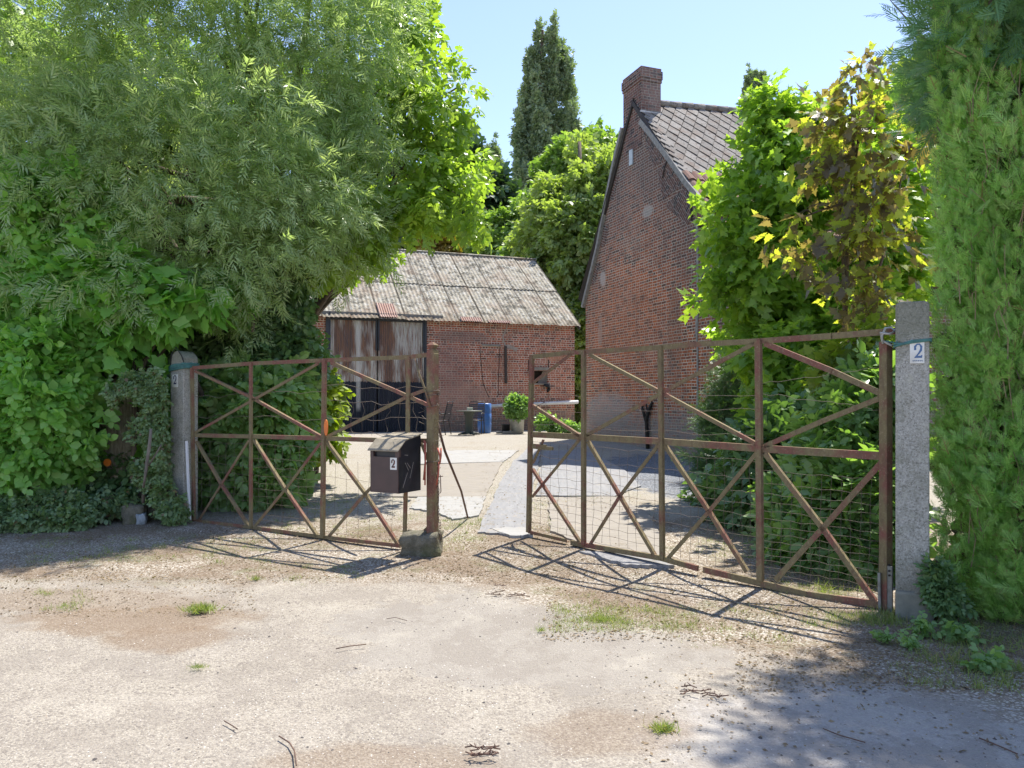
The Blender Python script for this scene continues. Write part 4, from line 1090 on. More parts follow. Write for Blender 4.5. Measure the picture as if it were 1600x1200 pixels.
# orange tag, cord, chain
M_OR = simple('orange_plastic', (.85, .22, .03), (.7, .17, .03), 6, .4)
m = MB(); c = LG.p(509, 668, .04); 
m.prism([c+LG.d*(.028*math.cos(t))+Vector((0, 0, .09*math.sin(t))) for t in [k*math.pi/8 for k in range(16)]], -LG.n*.01)
single(m, 'reflector_tag', M_OR, 'small oval orange reflector on the middle upright of the left gate', 'reflector')
m = MB(); M_RED = simple('red_cord', (.45, .12, .08), (.3, .08, .05), 30, .8)
for x0, x1, y0, y1 in ((663, 664, 688, 758), (665, 662, 690, 750), (684, 688, 700, 722), (689, 687, 700, 725), (686, 682, 722, 758)):
    m.tube([LG.p(x0, y0, .09), LG.p((x0+x1)/2+1, (y0+y1)/2, .1), LG.p(x1, y1, .09)], .009, 6)
single(m, 'red_cord', M_RED, 'faded red cord wound round the rusty lock post of the left gate', 'cord')
m = MB(); r = random.Random(3); M_CHAIN = simple('chain_rust', (.12, .07, .05), (.07, .05, .045), 30, .7, .3)
for i in range(28):
    a = LG.p(684.5+r.uniform(-1, 1)+(3 if i > 20 else 0), 722+i*4.4, .07); o_ = (LG.d if i % 2 else LG.n)*.010
    h = Vector((0, 0, .017)); m.tube([a-h, a-h*.6+o_, a+h*.6+o_, a+h, a+h*.6-o_, a-h*.6-o_, a-h], .0035, 5, cap=False)
single(m, 'chain', M_CHAIN, 'rusty chain hanging down the lock post of the left gate', 'chain')
m = MB(); m.tube([LG.p(688, 742, .06), LG.p(689, 768, .06), LG.p(687, 771, .06)], .005, 5); m.tube([LG.p(686, 745, .06), LG.p(692, 744, .06)], .005, 5)
single(m, 'bolt_pin', M_CHAIN, 'small rusty pin dangling beside the chain on the left gate', 'pin')
# knotted wires round the lock post
m = MB(); r = random.Random(6)
for k, y in enumerate((612, 618, 635, 722)):
    z = LG.p(676, y).z; pts = []
    for i in range(13):
        a = i/12*2*math.pi; x = max(-1, min(1, math.cos(a)*1.4))*.058; yv = max(-1, min(1, math.sin(a)*1.4))*.055
        pts.append(c0+dd*x+nn*yv+Vector((0, 0, z+math.cos(a)*.01+r.uniform(-.004, .004))))
    m.tube(pts, .004, 5, cap=False)
for k in range(26):
    p = c0+dd*.056+nn*r.uniform(-.04, .05)+Vector((0, 0, r.uniform(LG.p(676, 740).z, LG.p(676, 600).z))); m.tube([p, p+Vector((.02+r.uniform(0, .02), -.01, r.uniform(-.03, .03))), p+Vector((.004, -.01, -.05))], .003, 4)
single(m, 'tangled_wire', M_WIRE, 'loose ends of rusty wire twisted round the lock post', 'wire')
# loose rods
m = MB(); m.tube([LG.p(649, 561, .03), LG.p(655, 585, .04), LG.p(664, 608, .05), LG.p(672, 636, .06)], .012, 6); single(m, 'bent_stick', M_GATE, 'bent rusty rod stuck behind the top rail beside the lock post', 'rod')
m = MB(); ft = gnd(731, 809); A = LG.p(681, 648, -.12)
m.tube([A, LG.p(689, 682, -.13), LG.p(694, 706, -.1)+Vector((.0, .1, 0)), ft.lerp(LG.p(694, 706, -.1), .45)+Vector((.03, .05, 0)), ft], [.012, .014, .014, .013, .012], 7)
single(m, 'leaning_rod', simple('rod_brown', (.13, .07, .05), (.08, .05, .04), 20), 'thin bent brown rod leaning against the lock post, foot on the pale board', 'rod')
# pale knob on the top rail
# stones
def stone(c, sx, sy, sz, rz, label, seed, col=((.22, .20, .15), (.10, .095, .07)), name='stone_block', tilt=0):
    import bmesh, mathutils.noise as mn
    bm = bmesh.new(); bmesh.ops.create_cube(bm, size=1); bmesh.ops.subdivide_edges(bm, edges=bm.edges, cuts=5, use_grid_fill=True)
    for v in bm.verts:
        p = v.co.copy(); q = p.normalized()*.72; v.co = p.lerp(q, .22); v.co += Vector((mn.noise(p*2.3+Vector((seed, 0, 0))), mn.noise(p*2.3+Vector((0, seed, 0))), mn.noise(p*2.3+Vector((0, 0, seed)))))*.16
        v.co = Vector((v.co.x*sx, v.co.y*sy, (v.co.z+.5)*sz))
        v.co += v.co.normalized()*mn.noise(v.co*22)*.012
    bmesh.ops.rotate(bm, verts=bm.verts, matrix=Matrix.Rotation(rz, 3, 'Z') @ Matrix.Rotation(tilt, 3, 'Y'))
    for f in bm.faces: f.smooth = True
    me = bpy.data.meshes.new(name); bm.to_mesh(me); bm.free()
    s = NT(name+'_mat'); o = s.coord(); n1 = s.noise(o, 14, 6, .75); n2 = s.noise(o, 55, 5, .7); n3 = s.noise(o, 4, 4)
    cl = s.mix(s.ramp(n1, .35, .65), col[0], col[1]); cl = s.mix(s.ramp(n3, .5, .65, 0, .6), cl, (.09, .10, .04)); cl = s.mix(s.ramp(n2, .58, .68, 0, .6), cl, (.36, .34, .29))
    o_ = link(name, me, s.done(s.pbr(cl, .95, 0, s.bump(s.math('ADD', n1, n2), .9, .012), .2))); o_.location = c
    return tag(o_, label, 'stone')
g = gnd(657, 868); stone((g.x+.01, g.y+.12, g.z-.03), .37, .27, .25, -.25, 'mossy square stone block propping up the lock post of the left gate', 3.1)
g = gnd(204, 818); stone((g.x, g.y+.1, g.z-.02), .24, .2, .24, .15, 'small upright mossy stone at the foot of the climbing ivy', 5.2)
g = gnd(250, 812); stone((g.x-.05, g.y+.15, g.z-.02), .55, .25, .22, .02, 'long flat mossy kerb stone lying beside the left gate post', 7.7)
g = gnd(219, 818); stone((g.x, g.y+.03, g.z-.02), .11, .1, .14, .3, 'little pale blue grey stone wedged between two mossy stones', 9.7, ((.40, .44, .47), (.28, .31, .34)))

# ------------------------------------------------------------------ courtyard furniture
M_CHB = simple('dark_frame', (.03, .028, .027), (.02, .02, .02), 9, .5); M_SLAT = simple('grey_slats', (.11, .09, .09), (.07, .06, .06), 9, .6)
def chair(loc, rz, label, grp=None):
    root = empty('garden_chair', (0, 0, 0), label, 'chair', grp)
    m = MB()
    for i in range(6): m.box((0, -.19+i*.075, .43), (.46, .06, .016))
    m.build('seat', M_SLAT, root)
    m = MB()
    for i in range(8):
        z = .50+i*.058; y = .23+(z-.43)*.28; m.box((0, y, z), (.44, .016, .046), M=Matrix.Rotation(-.27, 3, 'X'))
    m.build('backrest', M_SLAT, root)
    for sx in (-1, 1):
        m = MB(); x = .25*sx
        m.tube([(x, -.25, 0), (x, -.23, .5), (x, -.20, .63), (x, -.12, .655), (x, .15, .64), (x, .30, .62)], .016, 8); m.build('armrest_leg', M_CHB, root)
        m = MB(); m.tube([(x, .30, 0), (x*.98, .22, .42), (x*.95, .36, .96), (x*.85, .38, 1.0)], .015, 8); m.build('rear_leg', M_CHB, root)
    for a_, b_ in (((-.25, -.22, .42), (.25, -.22, .42)), ((-.24, .22, .42), (.24, .22, .42)), ((-.21, .38, 1.0), (.21, .38, 1.0))): m = MB(); m.tube([a_, b_], .014, 6); m.build('cross_bar', M_CHB, root)
    root.location = loc; root.rotation_euler[2] = rz; return root
YF = 23.2
def fl(px, Y): return Vector(((px-800)/F*Y, Y, .645))
ch = chair(fl(686, 23.3), R(-105), 'grey slatted garden chair left of the round table, turned sideways to it')
c2 = copy_tree(ch); c2.location = fl(742, 23.9); c2.rotation_euler[2] = R(-8); c2['label'] = 'grey slatted garden chair behind the round table, in front of the blue barrel'
ch['group'] = c2['group'] = 'garden chairs by the barn'
tb = empty('round_table', fl(733, 23.1), 'dark green round garden table on a fluted central foot', 'table'); c = fl(733, 23.1)
M_TG = simple('green_plastic', (.045, .055, .045), (.03, .04, .033), 8, .5)
m = MB(); m.lathe(c, [(0, .70), (.36, .70), (.39, .705), (.40, .72), (.39, .735), (0, .74)], 28); m.build('table_top', simple('table_top', (.13, .14, .11), (.09, .10, .08), 8, .5), tb)
m = MB(); m.lathe(c, [(.17, .70), (.16, .64), (.12, .55), (.12, .12), (.16, .04)], 10); m.build('table_foot', M_TG, tb)
for k in range(4):
    a = k*math.pi/2+.5; m = MB(); m.tube([c+Vector((0, 0, .08)), c+Vector((math.cos(a)*.2, math.sin(a)*.2, .05)), c+Vector((math.cos(a)*.36, math.sin(a)*.36, .02))], [.05, .035, .02], 7); m.build('foot_arm', M_TG, tb)
m = MB(); m.box(c+Vector((.02, -.02, .785)), (.16, .12, .08), .3); single(m, 'ashtray', simple('cream_plastic', (.75, .75, .60), (.65, .65, .5), 6), 'cream square tub standing on the round garden table', 'tub', c+Vector((.02, -.02, .745)), bevel=.008)
m = MB(); c = fl(757, 24.7); m.lathe(c, [(.19, 0), (.21, .02), (.225, .3), (.225, .31), (.21, .33), (.225, .36), (.225, .62), (.21, .64), (.225, .67), (.22, .92), (.20, .95), (0, .95)], 24)
single(m, 'barrel', simple('blue_plastic', (.06, .19, .52), (.05, .15, .42), 5, .4, 0, .05), 'tall bright blue plastic barrel behind the garden chair', 'barrel', c)
def tub(px, Y, r0, r1, h, mat, label, name, cat):
    m = MB(); c = fl(px, Y); m.lathe(c, [(0, 0), (r0, 0), (r1, h), (r1+.012, h), (r1+.012, h+.02), (r1-.02, h+.02), (r1-.03, h-.06), (0, h-.06)], 22); return single(m, name, mat, label, cat, c)
tub(808, 24.3, .20, .225, .42, simple('white_plastic', (.66, .66, .62), (.48, .47, .42), 5, .6), 'white round tub holding the leafy shrub by the barn wall', 'plant_tub', 'plant pot')
tub(790, 24.2, .12, .14, .27, simple('black_bucket', (.03, .032, .034), (.02, .02, .02), 5, .5), 'small black bucket beside the white plant tub', 'bucket', 'bucket')
m = MB(); c = fl(794, 23.9); m.box(c+Vector((0, 0, .04)), (.34, .14, .09), .1); single(m, 'concrete_block', M_CONC, 'flat grey concrete block lying in front of the black bucket', 'block', c, bevel=.01)
m = MB(); c = fl(781, 24.2); m.box(c+Vector((0, 0, .03)), (.22, .12, .06), -.2); single(m, 'paving_stone', M_CONC, 'small grey paving stone lying left of the black bucket', 'stone', c, bevel=.01)

# ------------------------------------------------------------------ vegetation
def g0(x, y): return (x, y, gz(x, y)-.02)
M_WIL = leaf_mat('willow_leaf', (.28, .40, .165), (.48, .58, .32), .5, (1.25, 1.3, .6), .3)
M_WIL2 = leaf_mat('broadleaf_yellow', (.18, .31, .06), (.36, .48, .10), .58, (1.4, 1.45, .5), .33)
M_IVY = leaf_mat('ivy_leaf', (.09, .17, .065), (.20, .31, .13), .3, None, .35)
M_IVYG = leaf_mat('ivy_leaf_grey', (.14, .22, .10), (.28, .38, .18), .3, None, .4, (.04, (.22, .16, .09)))
M_HED = leaf_mat('shrub_leaf_fresh', (.22, .43, .10), (.38, .60, .18), .45, (1.3, 1.5, .4), .4)
M_VIN = leaf_mat('vine_leaf', (.19, .39, .09), (.32, .55, .15), .48, (1.4, 1.6, .4), .45)
M_SHR = leaf_mat('shrub_leaf_dark', (.15, .27, .09), (.33, .46, .20), .42, None, .35)
M_ELD = leaf_mat('elder_leaf_yellow', (.17, .26, .035), (.28, .34, .06), .5, (1.4, 1.5, .4), .5)
M_MAP = leaf_mat('maple_leaf_green', (.16, .31, .06), (.34, .50, .10), .55, (1.7, 1.6, .5), .35)
M_PUR = leaf_mat('maple_leaf_purple', (.12, .10, .085), (.20, .17, .12), .5, (2.4, 2.3, .6), .3, (.42, (.30, .36, .09)))
M_THU = leaf_mat('conifer_hedge_spray', (.22, .40, .11), (.50, .67, .26), .45, (1.2, 1.5, .5), .5, (.05, (.36, .25, .14)), 2.2)
M_CYP = leaf_mat('cypress_spray', (.08, .19, .085), (.18, .32, .14), .25, None, .5)
M_FIR = leaf_mat('fir_needle', (.06, .12, .045), (.13, .22, .08), .25, None, .45)
M_POP = leaf_mat('poplar_leaf', (.15, .22, .13), (.31, .38, .24), .25, None, .45, None, .35)
M_BG1 = leaf_mat('far_leaf_light', (.22, .29, .09), (.38, .44, .18), .45, None, .5, None, .3)
M_BG2 = leaf_mat('far_leaf_dark', (.045, .09, .05), (.09, .15, .07), .2, None, .5, None, .3)
M_BG3 = leaf_mat('far_leaf_olive', (.15, .25, .07), (.30, .40, .13), .4, None, .5, None, .3)

# --- far trees
def poplar(label, px, Y, ptop, pbot, halfw, seed, ncol=7):
    global rng
    rng = np.random.default_rng(seed); rr = random.Random(seed)
    zb = .6; b = Vector(((px-800)/F*Y, Y, zb)); top = at(px, ptop, Y).z; bot = at(px, pbot, Y).z; H = top-bot; hw = halfw/F*Y
    lobes = []
    for (qx, qt, qb, qw) in ncol:   # upright plumes
        p = at(qx, (qt+qb)/2, Y); lobes.append((p.x, p.y+rr.uniform(-.5, .5)*hw, p.z, qw/F*Y, qw/F*Y, (qb-qt)/2/F*Y, 1))
    return tree('poplar_tree', label, 'tree', tuple(b), (b.x, b.y, top-1), .45, lobes, M_POP, BROAD, 11000, 700, hw*.085, .40, droop=-.9, shell=.15, flat=2.4, face=.2, rnd=.5, ntarget=0)
poplar('tall narrow poplar standing alone in the sky between walnut and house', 848, 62, 28, 330, 46, 11, [(864, 22, 150, 6), (842, 30, 160, 7), (879, 45, 150, 6), (828, 66, 190, 7), (888, 90, 190, 6), (854, 80, 230, 7), (838, 120, 280, 8), (822, 130, 300, 8), (868, 110, 290, 8), (884, 160, 310, 8), (896, 165, 260, 6), (810, 170, 300, 7), (852, 190, 340, 9), (832, 220, 350, 10), (872, 230, 350, 10), (812, 250, 340, 7), (890, 240, 320, 7)])
poplar('smaller dark poplar partly hidden behind the walnut tree and barn', 770, 70, 222, 400, 26, 12, [(770, 220, 330, 8), (776, 240, 360, 10), (764, 260, 380, 13), (780, 300, 390, 14)])
poplar('thin poplar top showing just above the house roof ridge', 1172, 80, 112, 260, 17, 13, [(1168, 112, 200, 6), (1180, 108, 210, 6), (1190, 118, 220, 7), (1175, 130, 240, 10)])
def btree(label, lobes, mat, Y, n=9000, size=.8, cr=.55, clumps=420, base=None, grp='trees beyond the barn', shape=BROAD, name='broadleaf_tree', seed=1):
    global rng
    rng = np.random.default_rng(seed)
    L = [PB(*l) for l in lobes]; bx = sum(l[0] for l in L)/len(L); by = sum(l[1] for l in L)/len(L); top = max(l[2]+l[5]*.4 for l in L)
    return tree(name, label, 'tree', (bx, by, .55), (bx, by, top), .3, L, mat, shape, n, clumps, cr, size, grp, face=.22)
btree('bright yellow green tree filling the gap between barn and house', [(885, 335, 36, 34, 45, 1.5, None), (938, 285, 36, 30, 50, 1.5, None), (912, 250, 37, 18, 22, 1, None), (880, 400, 35, 55, 90, 2, None), (930, 380, 35, 60, 110, 2, None), (860, 340, 36, 40, 50, 1.5, None), (935, 480, 34, 45, 110, 1.8, None), (905, 560, 33, 40, 90, 1.2, None)], M_BG1, 36, 16000, .40, .36, 620, seed=21)
btree('darker round tree rising behind the yellow green tree, beside the house gable', [(925, 265, 46, 50, 50, 2.5, None), (890, 300, 46, 50, 50, 2.5, None), (960, 300, 46, 40, 60, 2.5, None)], M_BG3, 46, 10000, .55, .5, 420, seed=22)
btree('grey green loose tree directly behind the right end of the barn ridge', [(820, 370, 40, 50, 55, 2, None), (780, 400, 40, 40, 50, 2, None), (830, 430, 38, 40, 80, 2, None), (850, 350, 40, 30, 60, 2, None)], M_BG3, 40, 10000, .5, .42, 420, seed=23)
btree('dark conifer below the smaller poplar behind the barn', [(768, 330, 50, 30, 60, 2, None), (765, 390, 50, 60, 50, 2.5, None), (740, 360, 50, 40, 60, 2.5, None)], M_BG2, 50, 6500, .8, .6, 300, seed=24, name='conifer_tree')
btree('dark green bushy tree behind the middle of the barn roof', [(700, 360, 48, 60, 60, 2.5, None), (650, 350, 48, 60, 70, 2.5, None), (720, 300, 52, 40, 70, 2.5, None), (590, 330, 48, 60, 80, 2.5, None)], M_BG2, 48, 7000, .85, .65, 300, seed=25)
btree('small orange tinged bush peeping over the barn ridge', [(685, 385, 38, 26, 16, 1, None)], leaf_mat('far_leaf_orange', (.22, .17, .04), (.28, .20, .05), .4), 38, 500, .45, .3, 40, seed=26)
btree('dark shrubby tree standing in the gap behind the barn corner', [(910, 590, 38, 40, 70, 1.5, None), (905, 520, 40, 50, 60, 2, None), (925, 640, 38, 40, 50, 1.5, None)], M_BG2, 40, 5000, .6, .45, 250, seed=27)
btree('far tree crown showing between purple maple and conifer on the right', [(1390, 240, 22, 60, 60, 1.5, None), (1420, 170, 24, 50, 60, 1.5, None), (1440, 330, 20, 60, 80, 1.5, None)], M_ELD, 22, 5000, .5, .35, 260, seed=28)
btree('pale fine leaved tree standing far behind the conifer hedge', [(1380, 290, 30, 70, 60, 2, None), (1330, 330, 28, 60, 60, 1.5, None)], M_BG1, 28, 4000, .6, .4, 200, seed=29)

# --- willow
rng = np.random.default_rng(31)
wl = [PB(60, 40, 10.6, 230, 230, 1.0, None), PB(280, 20, 11, 230, 210, 1.1, None), PB(470, 70, 11.6, 150, 200, 1.0, None), PB(575, 110, 12, 75, 160, .8, None), PB(250, 280, 10.4, 260, 170, 1.0, None),
      PB(470, 290, 11.2, 130, 150, .9, None), PB(545, 350, 11.8, 55, 80, .7, None), PB(60, 300, 10.1, 190, 170, .9, None), PB(380, 420, 10.7, 100, 80, .7, None), PB(180, 430, 9.8, 170, 50, .5, .6), PB(430, 400, 11, 50, 50, .5, None),
      PB(395, 545, 10.6, 30, 50, .3, .4), PB(-150, 150, 11, 200, 350, 1.2, .5)]
tree('willow_tree', 'huge willow with narrow grey green leaves overhanging the left gate', 'tree', g0(-4.6, 12.6), (-3.9, 12.2, 7.5), .28, wl, M_WIL, WILLOW, 13500, 1500, .27, .33, droop=.35, shell=.45, face=.3, rnd=.65, ntarget=16)
# --- walnut
rng = np.random.default_rng(32)
wn = [PB(650, 60, 13.5, 50, 110, 1.2, None), PB(670, 200, 13, 55, 90, 1.0, None), PB(715, 150, 13, 28, 40, .6, .8), PB(690, 290, 12.8, 60, 60, 1.0, None), PB(745, 330, 12.6, 36, 42, .6, 1), PB(640, 330, 12.5, 60, 50, .8, None), PB(575, 365, 12.2, 45, 35, .6, None), PB(505, 412, 12, 42, 22, .4, .6), PB(560, 230, 14, 80, 180, 1.3, .8), PB(735, 255, 13.2, 25, 40, .6, .7)]
tree('walnut_tree', 'yellow green walnut with drooping leafy branches reaching over the barn roof', 'tree', g0(-5.2, 14.5), (-3.4, 14, 7.0), .2, wn, M_WIL2, WALNUT, 2600, 420, .17, .25, droop=.7, shell=.35, face=.25, rnd=.55, ntarget=16)
btree('dense mid green tree filling the space behind the willow', [(60, 250, 15.5, 200, 220, 1.5, None), (280, 300, 15.5, 180, 200, 1.5, None), (430, 260, 16, 120, 180, 1.4, None), (100, 520, 14, 200, 140, 1.2, None), (300, 560, 14, 140, 140, 1.0, None), (-150, 400, 15, 200, 300, 1.6, None)], M_BG3, 15, 9000, .42, .42, 520, seed=30, grp=None)
# --- dark ivy column below the willow
rng = np.random.default_rng(33)
tree('ivy_covered_trunk', 'old trunk smothered in dark ivy right behind the left gate', 'ivy', g0(-3.9, 11.6), (-3.7, 11.6, 4.0), .3, [PB(425, 450, 11.6, 45, 75, .6, None), PB(420, 560, 11.6, 70, 60, .6, None), PB(440, 490, 11.8, 22, 50, .35, None), PB(350, 520, 11.8, 60, 90, .6, None), PB(340, 660, 11.9, 80, 110, .6, None)], M_IVY, BROAD, 7500, 500, .2, .19, face=.35, shell=.7, crown='foliage', ntarget=5)
# --- shrubs behind the left gate
rng = np.random.default_rng(34)
def shrub(name, label, cat, lobes, mat, shape, n, clumps, cr, size, seed, base=None, top=None, zmin=.0, **k):
    global rng
    rng = np.random.default_rng(seed); L = [PB(*l) for l in lobes]
    bx = sum(l[0] for l in L)/len(L); by = sum(l[1] for l in L)/len(L); base = base or g0(bx, by); tz = max(l[2]+l[5]*.3 for l in L)
    return tree(name, label, cat, base, top or (bx+.1, by, tz), k.pop('r0', .05), L, mat, shape, n, clumps, cr, size, zmin=zmin, crown='foliage', stem='stem', **k)
shrub('broadleaf_shrub', 'large leaved dark shrub seen through the wires of the left gate', 'shrub', [(395, 640, 11, 75, 70, .6, None), (425, 690, 10.9, 40, 60, .4, None), (350, 720, 11, 60, 80, .5, None), (405, 745, 10.8, 50, 40, .5, None), (455, 640, 11.4, 25, 45, .35, None)], M_SHR, sprig(LEAF_B, 6, .6, 55, 8, .2, wid=1.0), 3400, 380, .2, .26, 35, droop=.2)
shrub('elder_bush', 'sunlit yellow green elder bush between the willow and the barn doors', 'shrub', [(488, 630, 13, 26, 55, .4, None), (505, 665, 12.8, 18, 32, .35, None), (480, 590, 13.2, 20, 35, .35, None)], M_ELD, BROAD, 900, 120, .2, .26, 36)
# --- hedge shrubs on the left
shrub('broadleaf_hedge', 'dense bright green round leaved hedge at the left edge of the photo', 'hedge', [(40, 620, 9.7, 110, 120, .6, None), (72, 560, 10.2, 50, 80, .5, None), (36, 730, 9.8, 60, 50, .4, None), (58, 690, 10.0, 44, 80, .4, None), (-60, 640, 9.8, 120, 150, .6, None), (-150, 600, 9.8, 100, 200, .6, .5), (110, 500, 10, 80, 50, .4, None)], M_HED, sprig(LEAF_B, 6, .55, 60, 9, .2, wid=1.35), 8000, 1000, .15, .22, 37, r0=.07, droop=.15)
shrub('climbing_vine', 'climbing vine with big lobed leaves above the ivy covered stump', 'vine', [(215, 475, 9.9, 110, 45, .3, None), (120, 440, 9.9, 130, 60, .4, None), (190, 540, 9.9, 45, 30, .25, None), (345, 470, 10.8, 40, 26, .25, None), (10, 420, 10, 120, 70, .4, None), (250, 650, 10.1, 10, 90, .1, .8)], M_VIN, VINE, 5200, 420, .2, .19, 38, droop=.5, base=g0(-4.9, 10.1))
shrub('climbing_vine', 'fine leafed climbing creeper hanging at upper left under the willow', 'vine', [(60, 350, 10.0, 150, 90, .5, None), (-60, 450, 10.0, 100, 120, .5, None)], M_HED, BROAD, 3500, 350, .22, .2, 39, droop=.5, base=g0(-6.5, 10.3))
# --- stump wrapped in ivy
sc = gnd(205, 800); sc.y += .22; sc.x = (205-800)/F*sc.y
def stump():
    import mathutils.noise as mn
    s = NT('furrowed_bark'); o = s.coord(); n = s.noise(s.mapp(o, (1, 1, .12)), 26, 6, .8); n2 = s.noise(o, 6, 5)
    col = s.mix(s.ramp(n, .35, .65), (.17, .14, .11), (.52, .45, .36)); col = s.mix(s.ramp(n2, .5, .7, 0, .5), col, (.12, .13, .06))
    mat = s.done(s.pbr(col, .95, 0, s.bump(n, 1.0, .03), .2))
    V = []; Fc = []; n_, k_ = 40, 28
    for j in range(k_+1):
        z = -.1+1.95*j/k_
        for i in range(n_):
            a = i/n_*2*math.pi; r_ = .36+.05*mn.noise(Vector((math.cos(a)*2, math.sin(a)*2, z*.6)))+.035*mn.noise(Vector((math.cos(a)*9, math.sin(a)*9, z*.9)))+.12*max(0, .25-z)
            V.append((r_*math.cos(a)*1.15, r_*math.sin(a)*.8, z+(.12*mn.noise(Vector((math.cos(a)*3, math.sin(a)*3, 9))) if j == k_ else 0)))
    for j in range(k_):
        for i in range(n_): Fc.append([j*n_+i, j*n_+(i+1) % n_, (j+1)*n_+(i+1) % n_, (j+1)*n_+i])
    Fc.append([k_*n_+i for i in range(n_)])
    me = bpy.data.meshes.new('tree_stump'); me.from_pydata(V, [], Fc)
    for p in me.polygons: p.use_smooth = True
    o = link('tree_stump', me, mat); o.location = sc; tag(o, 'thick furrowed grey stump with an orange reflector, partly hidden by ivy', 'stump')
stump()
def ivy_on(label, lobes, n, clumps, cr, size, seed, mat=M_IVYG, shape=BROAD, cat='ivy', name='ivy', zmin=.0):
    shrub(name, label, cat, lobes, mat, shape, n, clumps, cr, size, seed, droop=.6, r0=.025, zmin=zmin)
ivy_on('dark ivy thicket standing behind the old stump and left gate post', [(170, 650, 10.7, 80, 110, .35, None), (240, 620, 10.8, 60, 110, .3, None), (140, 740, 10.4, 70, 50, .3, None), (250, 740, 10.5, 50, 50, .3, None)], 4200, 380, .14, .17, 44, mat=M_IVY)
ivy_on('grey green ivy climbing the right half of the old stump', [(242, 660, 9.6, 13, 70, .10, None), (222, 600, 9.6, 30, 16, .12, None), (232, 742, 9.6, 16, 14, .08, None), (248, 722, 9.7, 11, 46, .10, None), (176, 608, 9.6, 12, 14, .06, .5), (214, 690, 9.6, 5, 50, .04, .3)], 2300, 330, .055, .09, 41)
ivy_on('low green ivy carpet at the foot of the hedge along the lane', [(30, 812, 9.3, 100, 8, .3, None), (105, 810, 9.3, 40, 7, .2, None), (-60, 805, 9.2, 120, 14, .4, None), (60, 790, 9.5, 85, 18, .25, None), (120, 797, 9.55, 32, 10, .15, None), (190, 786, 9.7, 30, 6, .06, .6)], 7000, 1300, .07, .105, 42, zmin=.01)
ivy_on('dark leafy ivy low beside the foot of the left gate post', [(272, 795, 9.5, 12, 14, .08, None), (262, 780, 9.55, 10, 26, .1, None)], 500, 50, .06, .10, 43, zmin=.02)
m = MB(); c = at(166, 723, sc.y-.50); 
m.prism([c+Vector((math.cos(t)*.048, 0, math.sin(t)*.048)) for t in [k*math.pi/12 for k in range(24)]], Vector((0, .02, 0)))
m.prism([c+Vector((math.cos(t)*.009, -.004, math.sin(t)*.009-.006)) for t in [k*math.pi/5 for k in range(10)]], Vector((0, .003, 0)))
o = single(m, 'reflector_disc', M_OR, 'round orange reflector disc on the ivy covered stump', 'reflector'); o.location.y += .02
m = MB(); m.tube([at(236, 670, 9.15), at(233, 700, 9.15), at(228, 735, 9.15), at(224, 762, 9.1)], [.018, .022, .02, .016], 6); m.tube([at(232, 728, 9.15), at(242, 712, 9.1), at(252, 695, 9.1)], .01, 5)
single(m, 'dead_branch', BARK2, 'pale bare dead branch standing in front of the ivy left of the gate post', 'branch')

# --- maples at the right
MAPS = sprig(MAPLE, 4, .62, 62, 14, .2)
shrub('green_maple', 'bright green young maple growing in front of the house wall', 'tree', [(1195, 200, 12.0, 38, 70, .5, None), (1200, 300, 11.8, 75, 90, .9, None), (1140, 340, 11.5, 40, 60, .6, None), (1240, 250, 12.2, 60, 90, .9, None), (1180, 430, 11.6, 85, 80, .9, None), (1290, 360, 12, 90, 120, 1.0, None), (1250, 480, 11.8, 90, 80, .9, None), (1130, 470, 11.6, 20, 30, .4, .6), (1330, 500, 11.5, 80, 80, .8, None), (1195, 150, 12.1, 12, 34, .3, .6), (1290, 220, 12.3, 40, 60, .5, .8), (1390, 300, 12.2, 60, 90, .7, .9), (1400, 420, 12, 60, 80, .7, .9), (1380, 190, 12.4, 40, 50, .5, .7), (1245, 200, 12.3, 30, 50, .5, .8), (1150, 520, 11.8, 40, 40, .5, .8), (1210, 540, 11.5, 60, 40, .6, .8)], M_MAP, MAPS, 7600, 900, .17, .21, 51, base=g0(4.2, 12), top=(4.4, 12, 6.2), r0=.1, droop=.3, shell=.35, ntarget=10)
shrub('purple_maple', 'young maple with large purple brown and yellow leaves near the gate', 'tree', [(1340, 130, 9.6, 32, 55, .3, None), (1330, 230, 9.5, 62, 70, .5, None), (1290, 210, 9.6, 36, 50, .35, None), (1350, 320, 9.4, 75, 80, .6, None), (1330, 410, 9.3, 75, 60, .5, None), (1240, 380, 9.5, 35, 50, .35, .5), (1400, 230, 9.6, 40, 70, .4, .6), (1350, 480, 9.2, 60, 30, .4, None)], M_PUR, MAPS, 620, 230, .19, .21, 52, base=g0(4.1, 9.5), top=(4.2, 9.5, 5.4), r0=.055, droop=.35, shell=.3, ntarget=8, rnd=.45)
shrub('green_maple', 'leafy maple undergrowth behind the middle of the right gate', 'shrub', [(1270, 560, 11, 100, 60, .8, None), (1330, 600, 10.5, 70, 80, .7, None), (1230, 620, 10.8, 60, 70, .7, None), (1290, 680, 10.3, 90, 60, .7, None)], M_MAP, MAPS, 3800, 330, .2, .21, 53, droop=.3)
shrub('fir_tree', 'small young fir tree against the house wall behind the right gate', 'tree', [(1150, 600, 13.5, 28, 45, .4, None), (1145, 660, 13.3, 45, 50, .6, None), (1140, 730, 13.0, 52, 45, .7, None), (1165, 560, 13.6, 16, 28, .25, .6)], M_FIR, NEEDLE, 6500, 420, .16, .2, 54, top=(3.95, 13.5, 3.0), r0=.06, droop=.1)
NET = sprig(LEAF_B, 6, .62, 60, 17, .35, wid=.95)
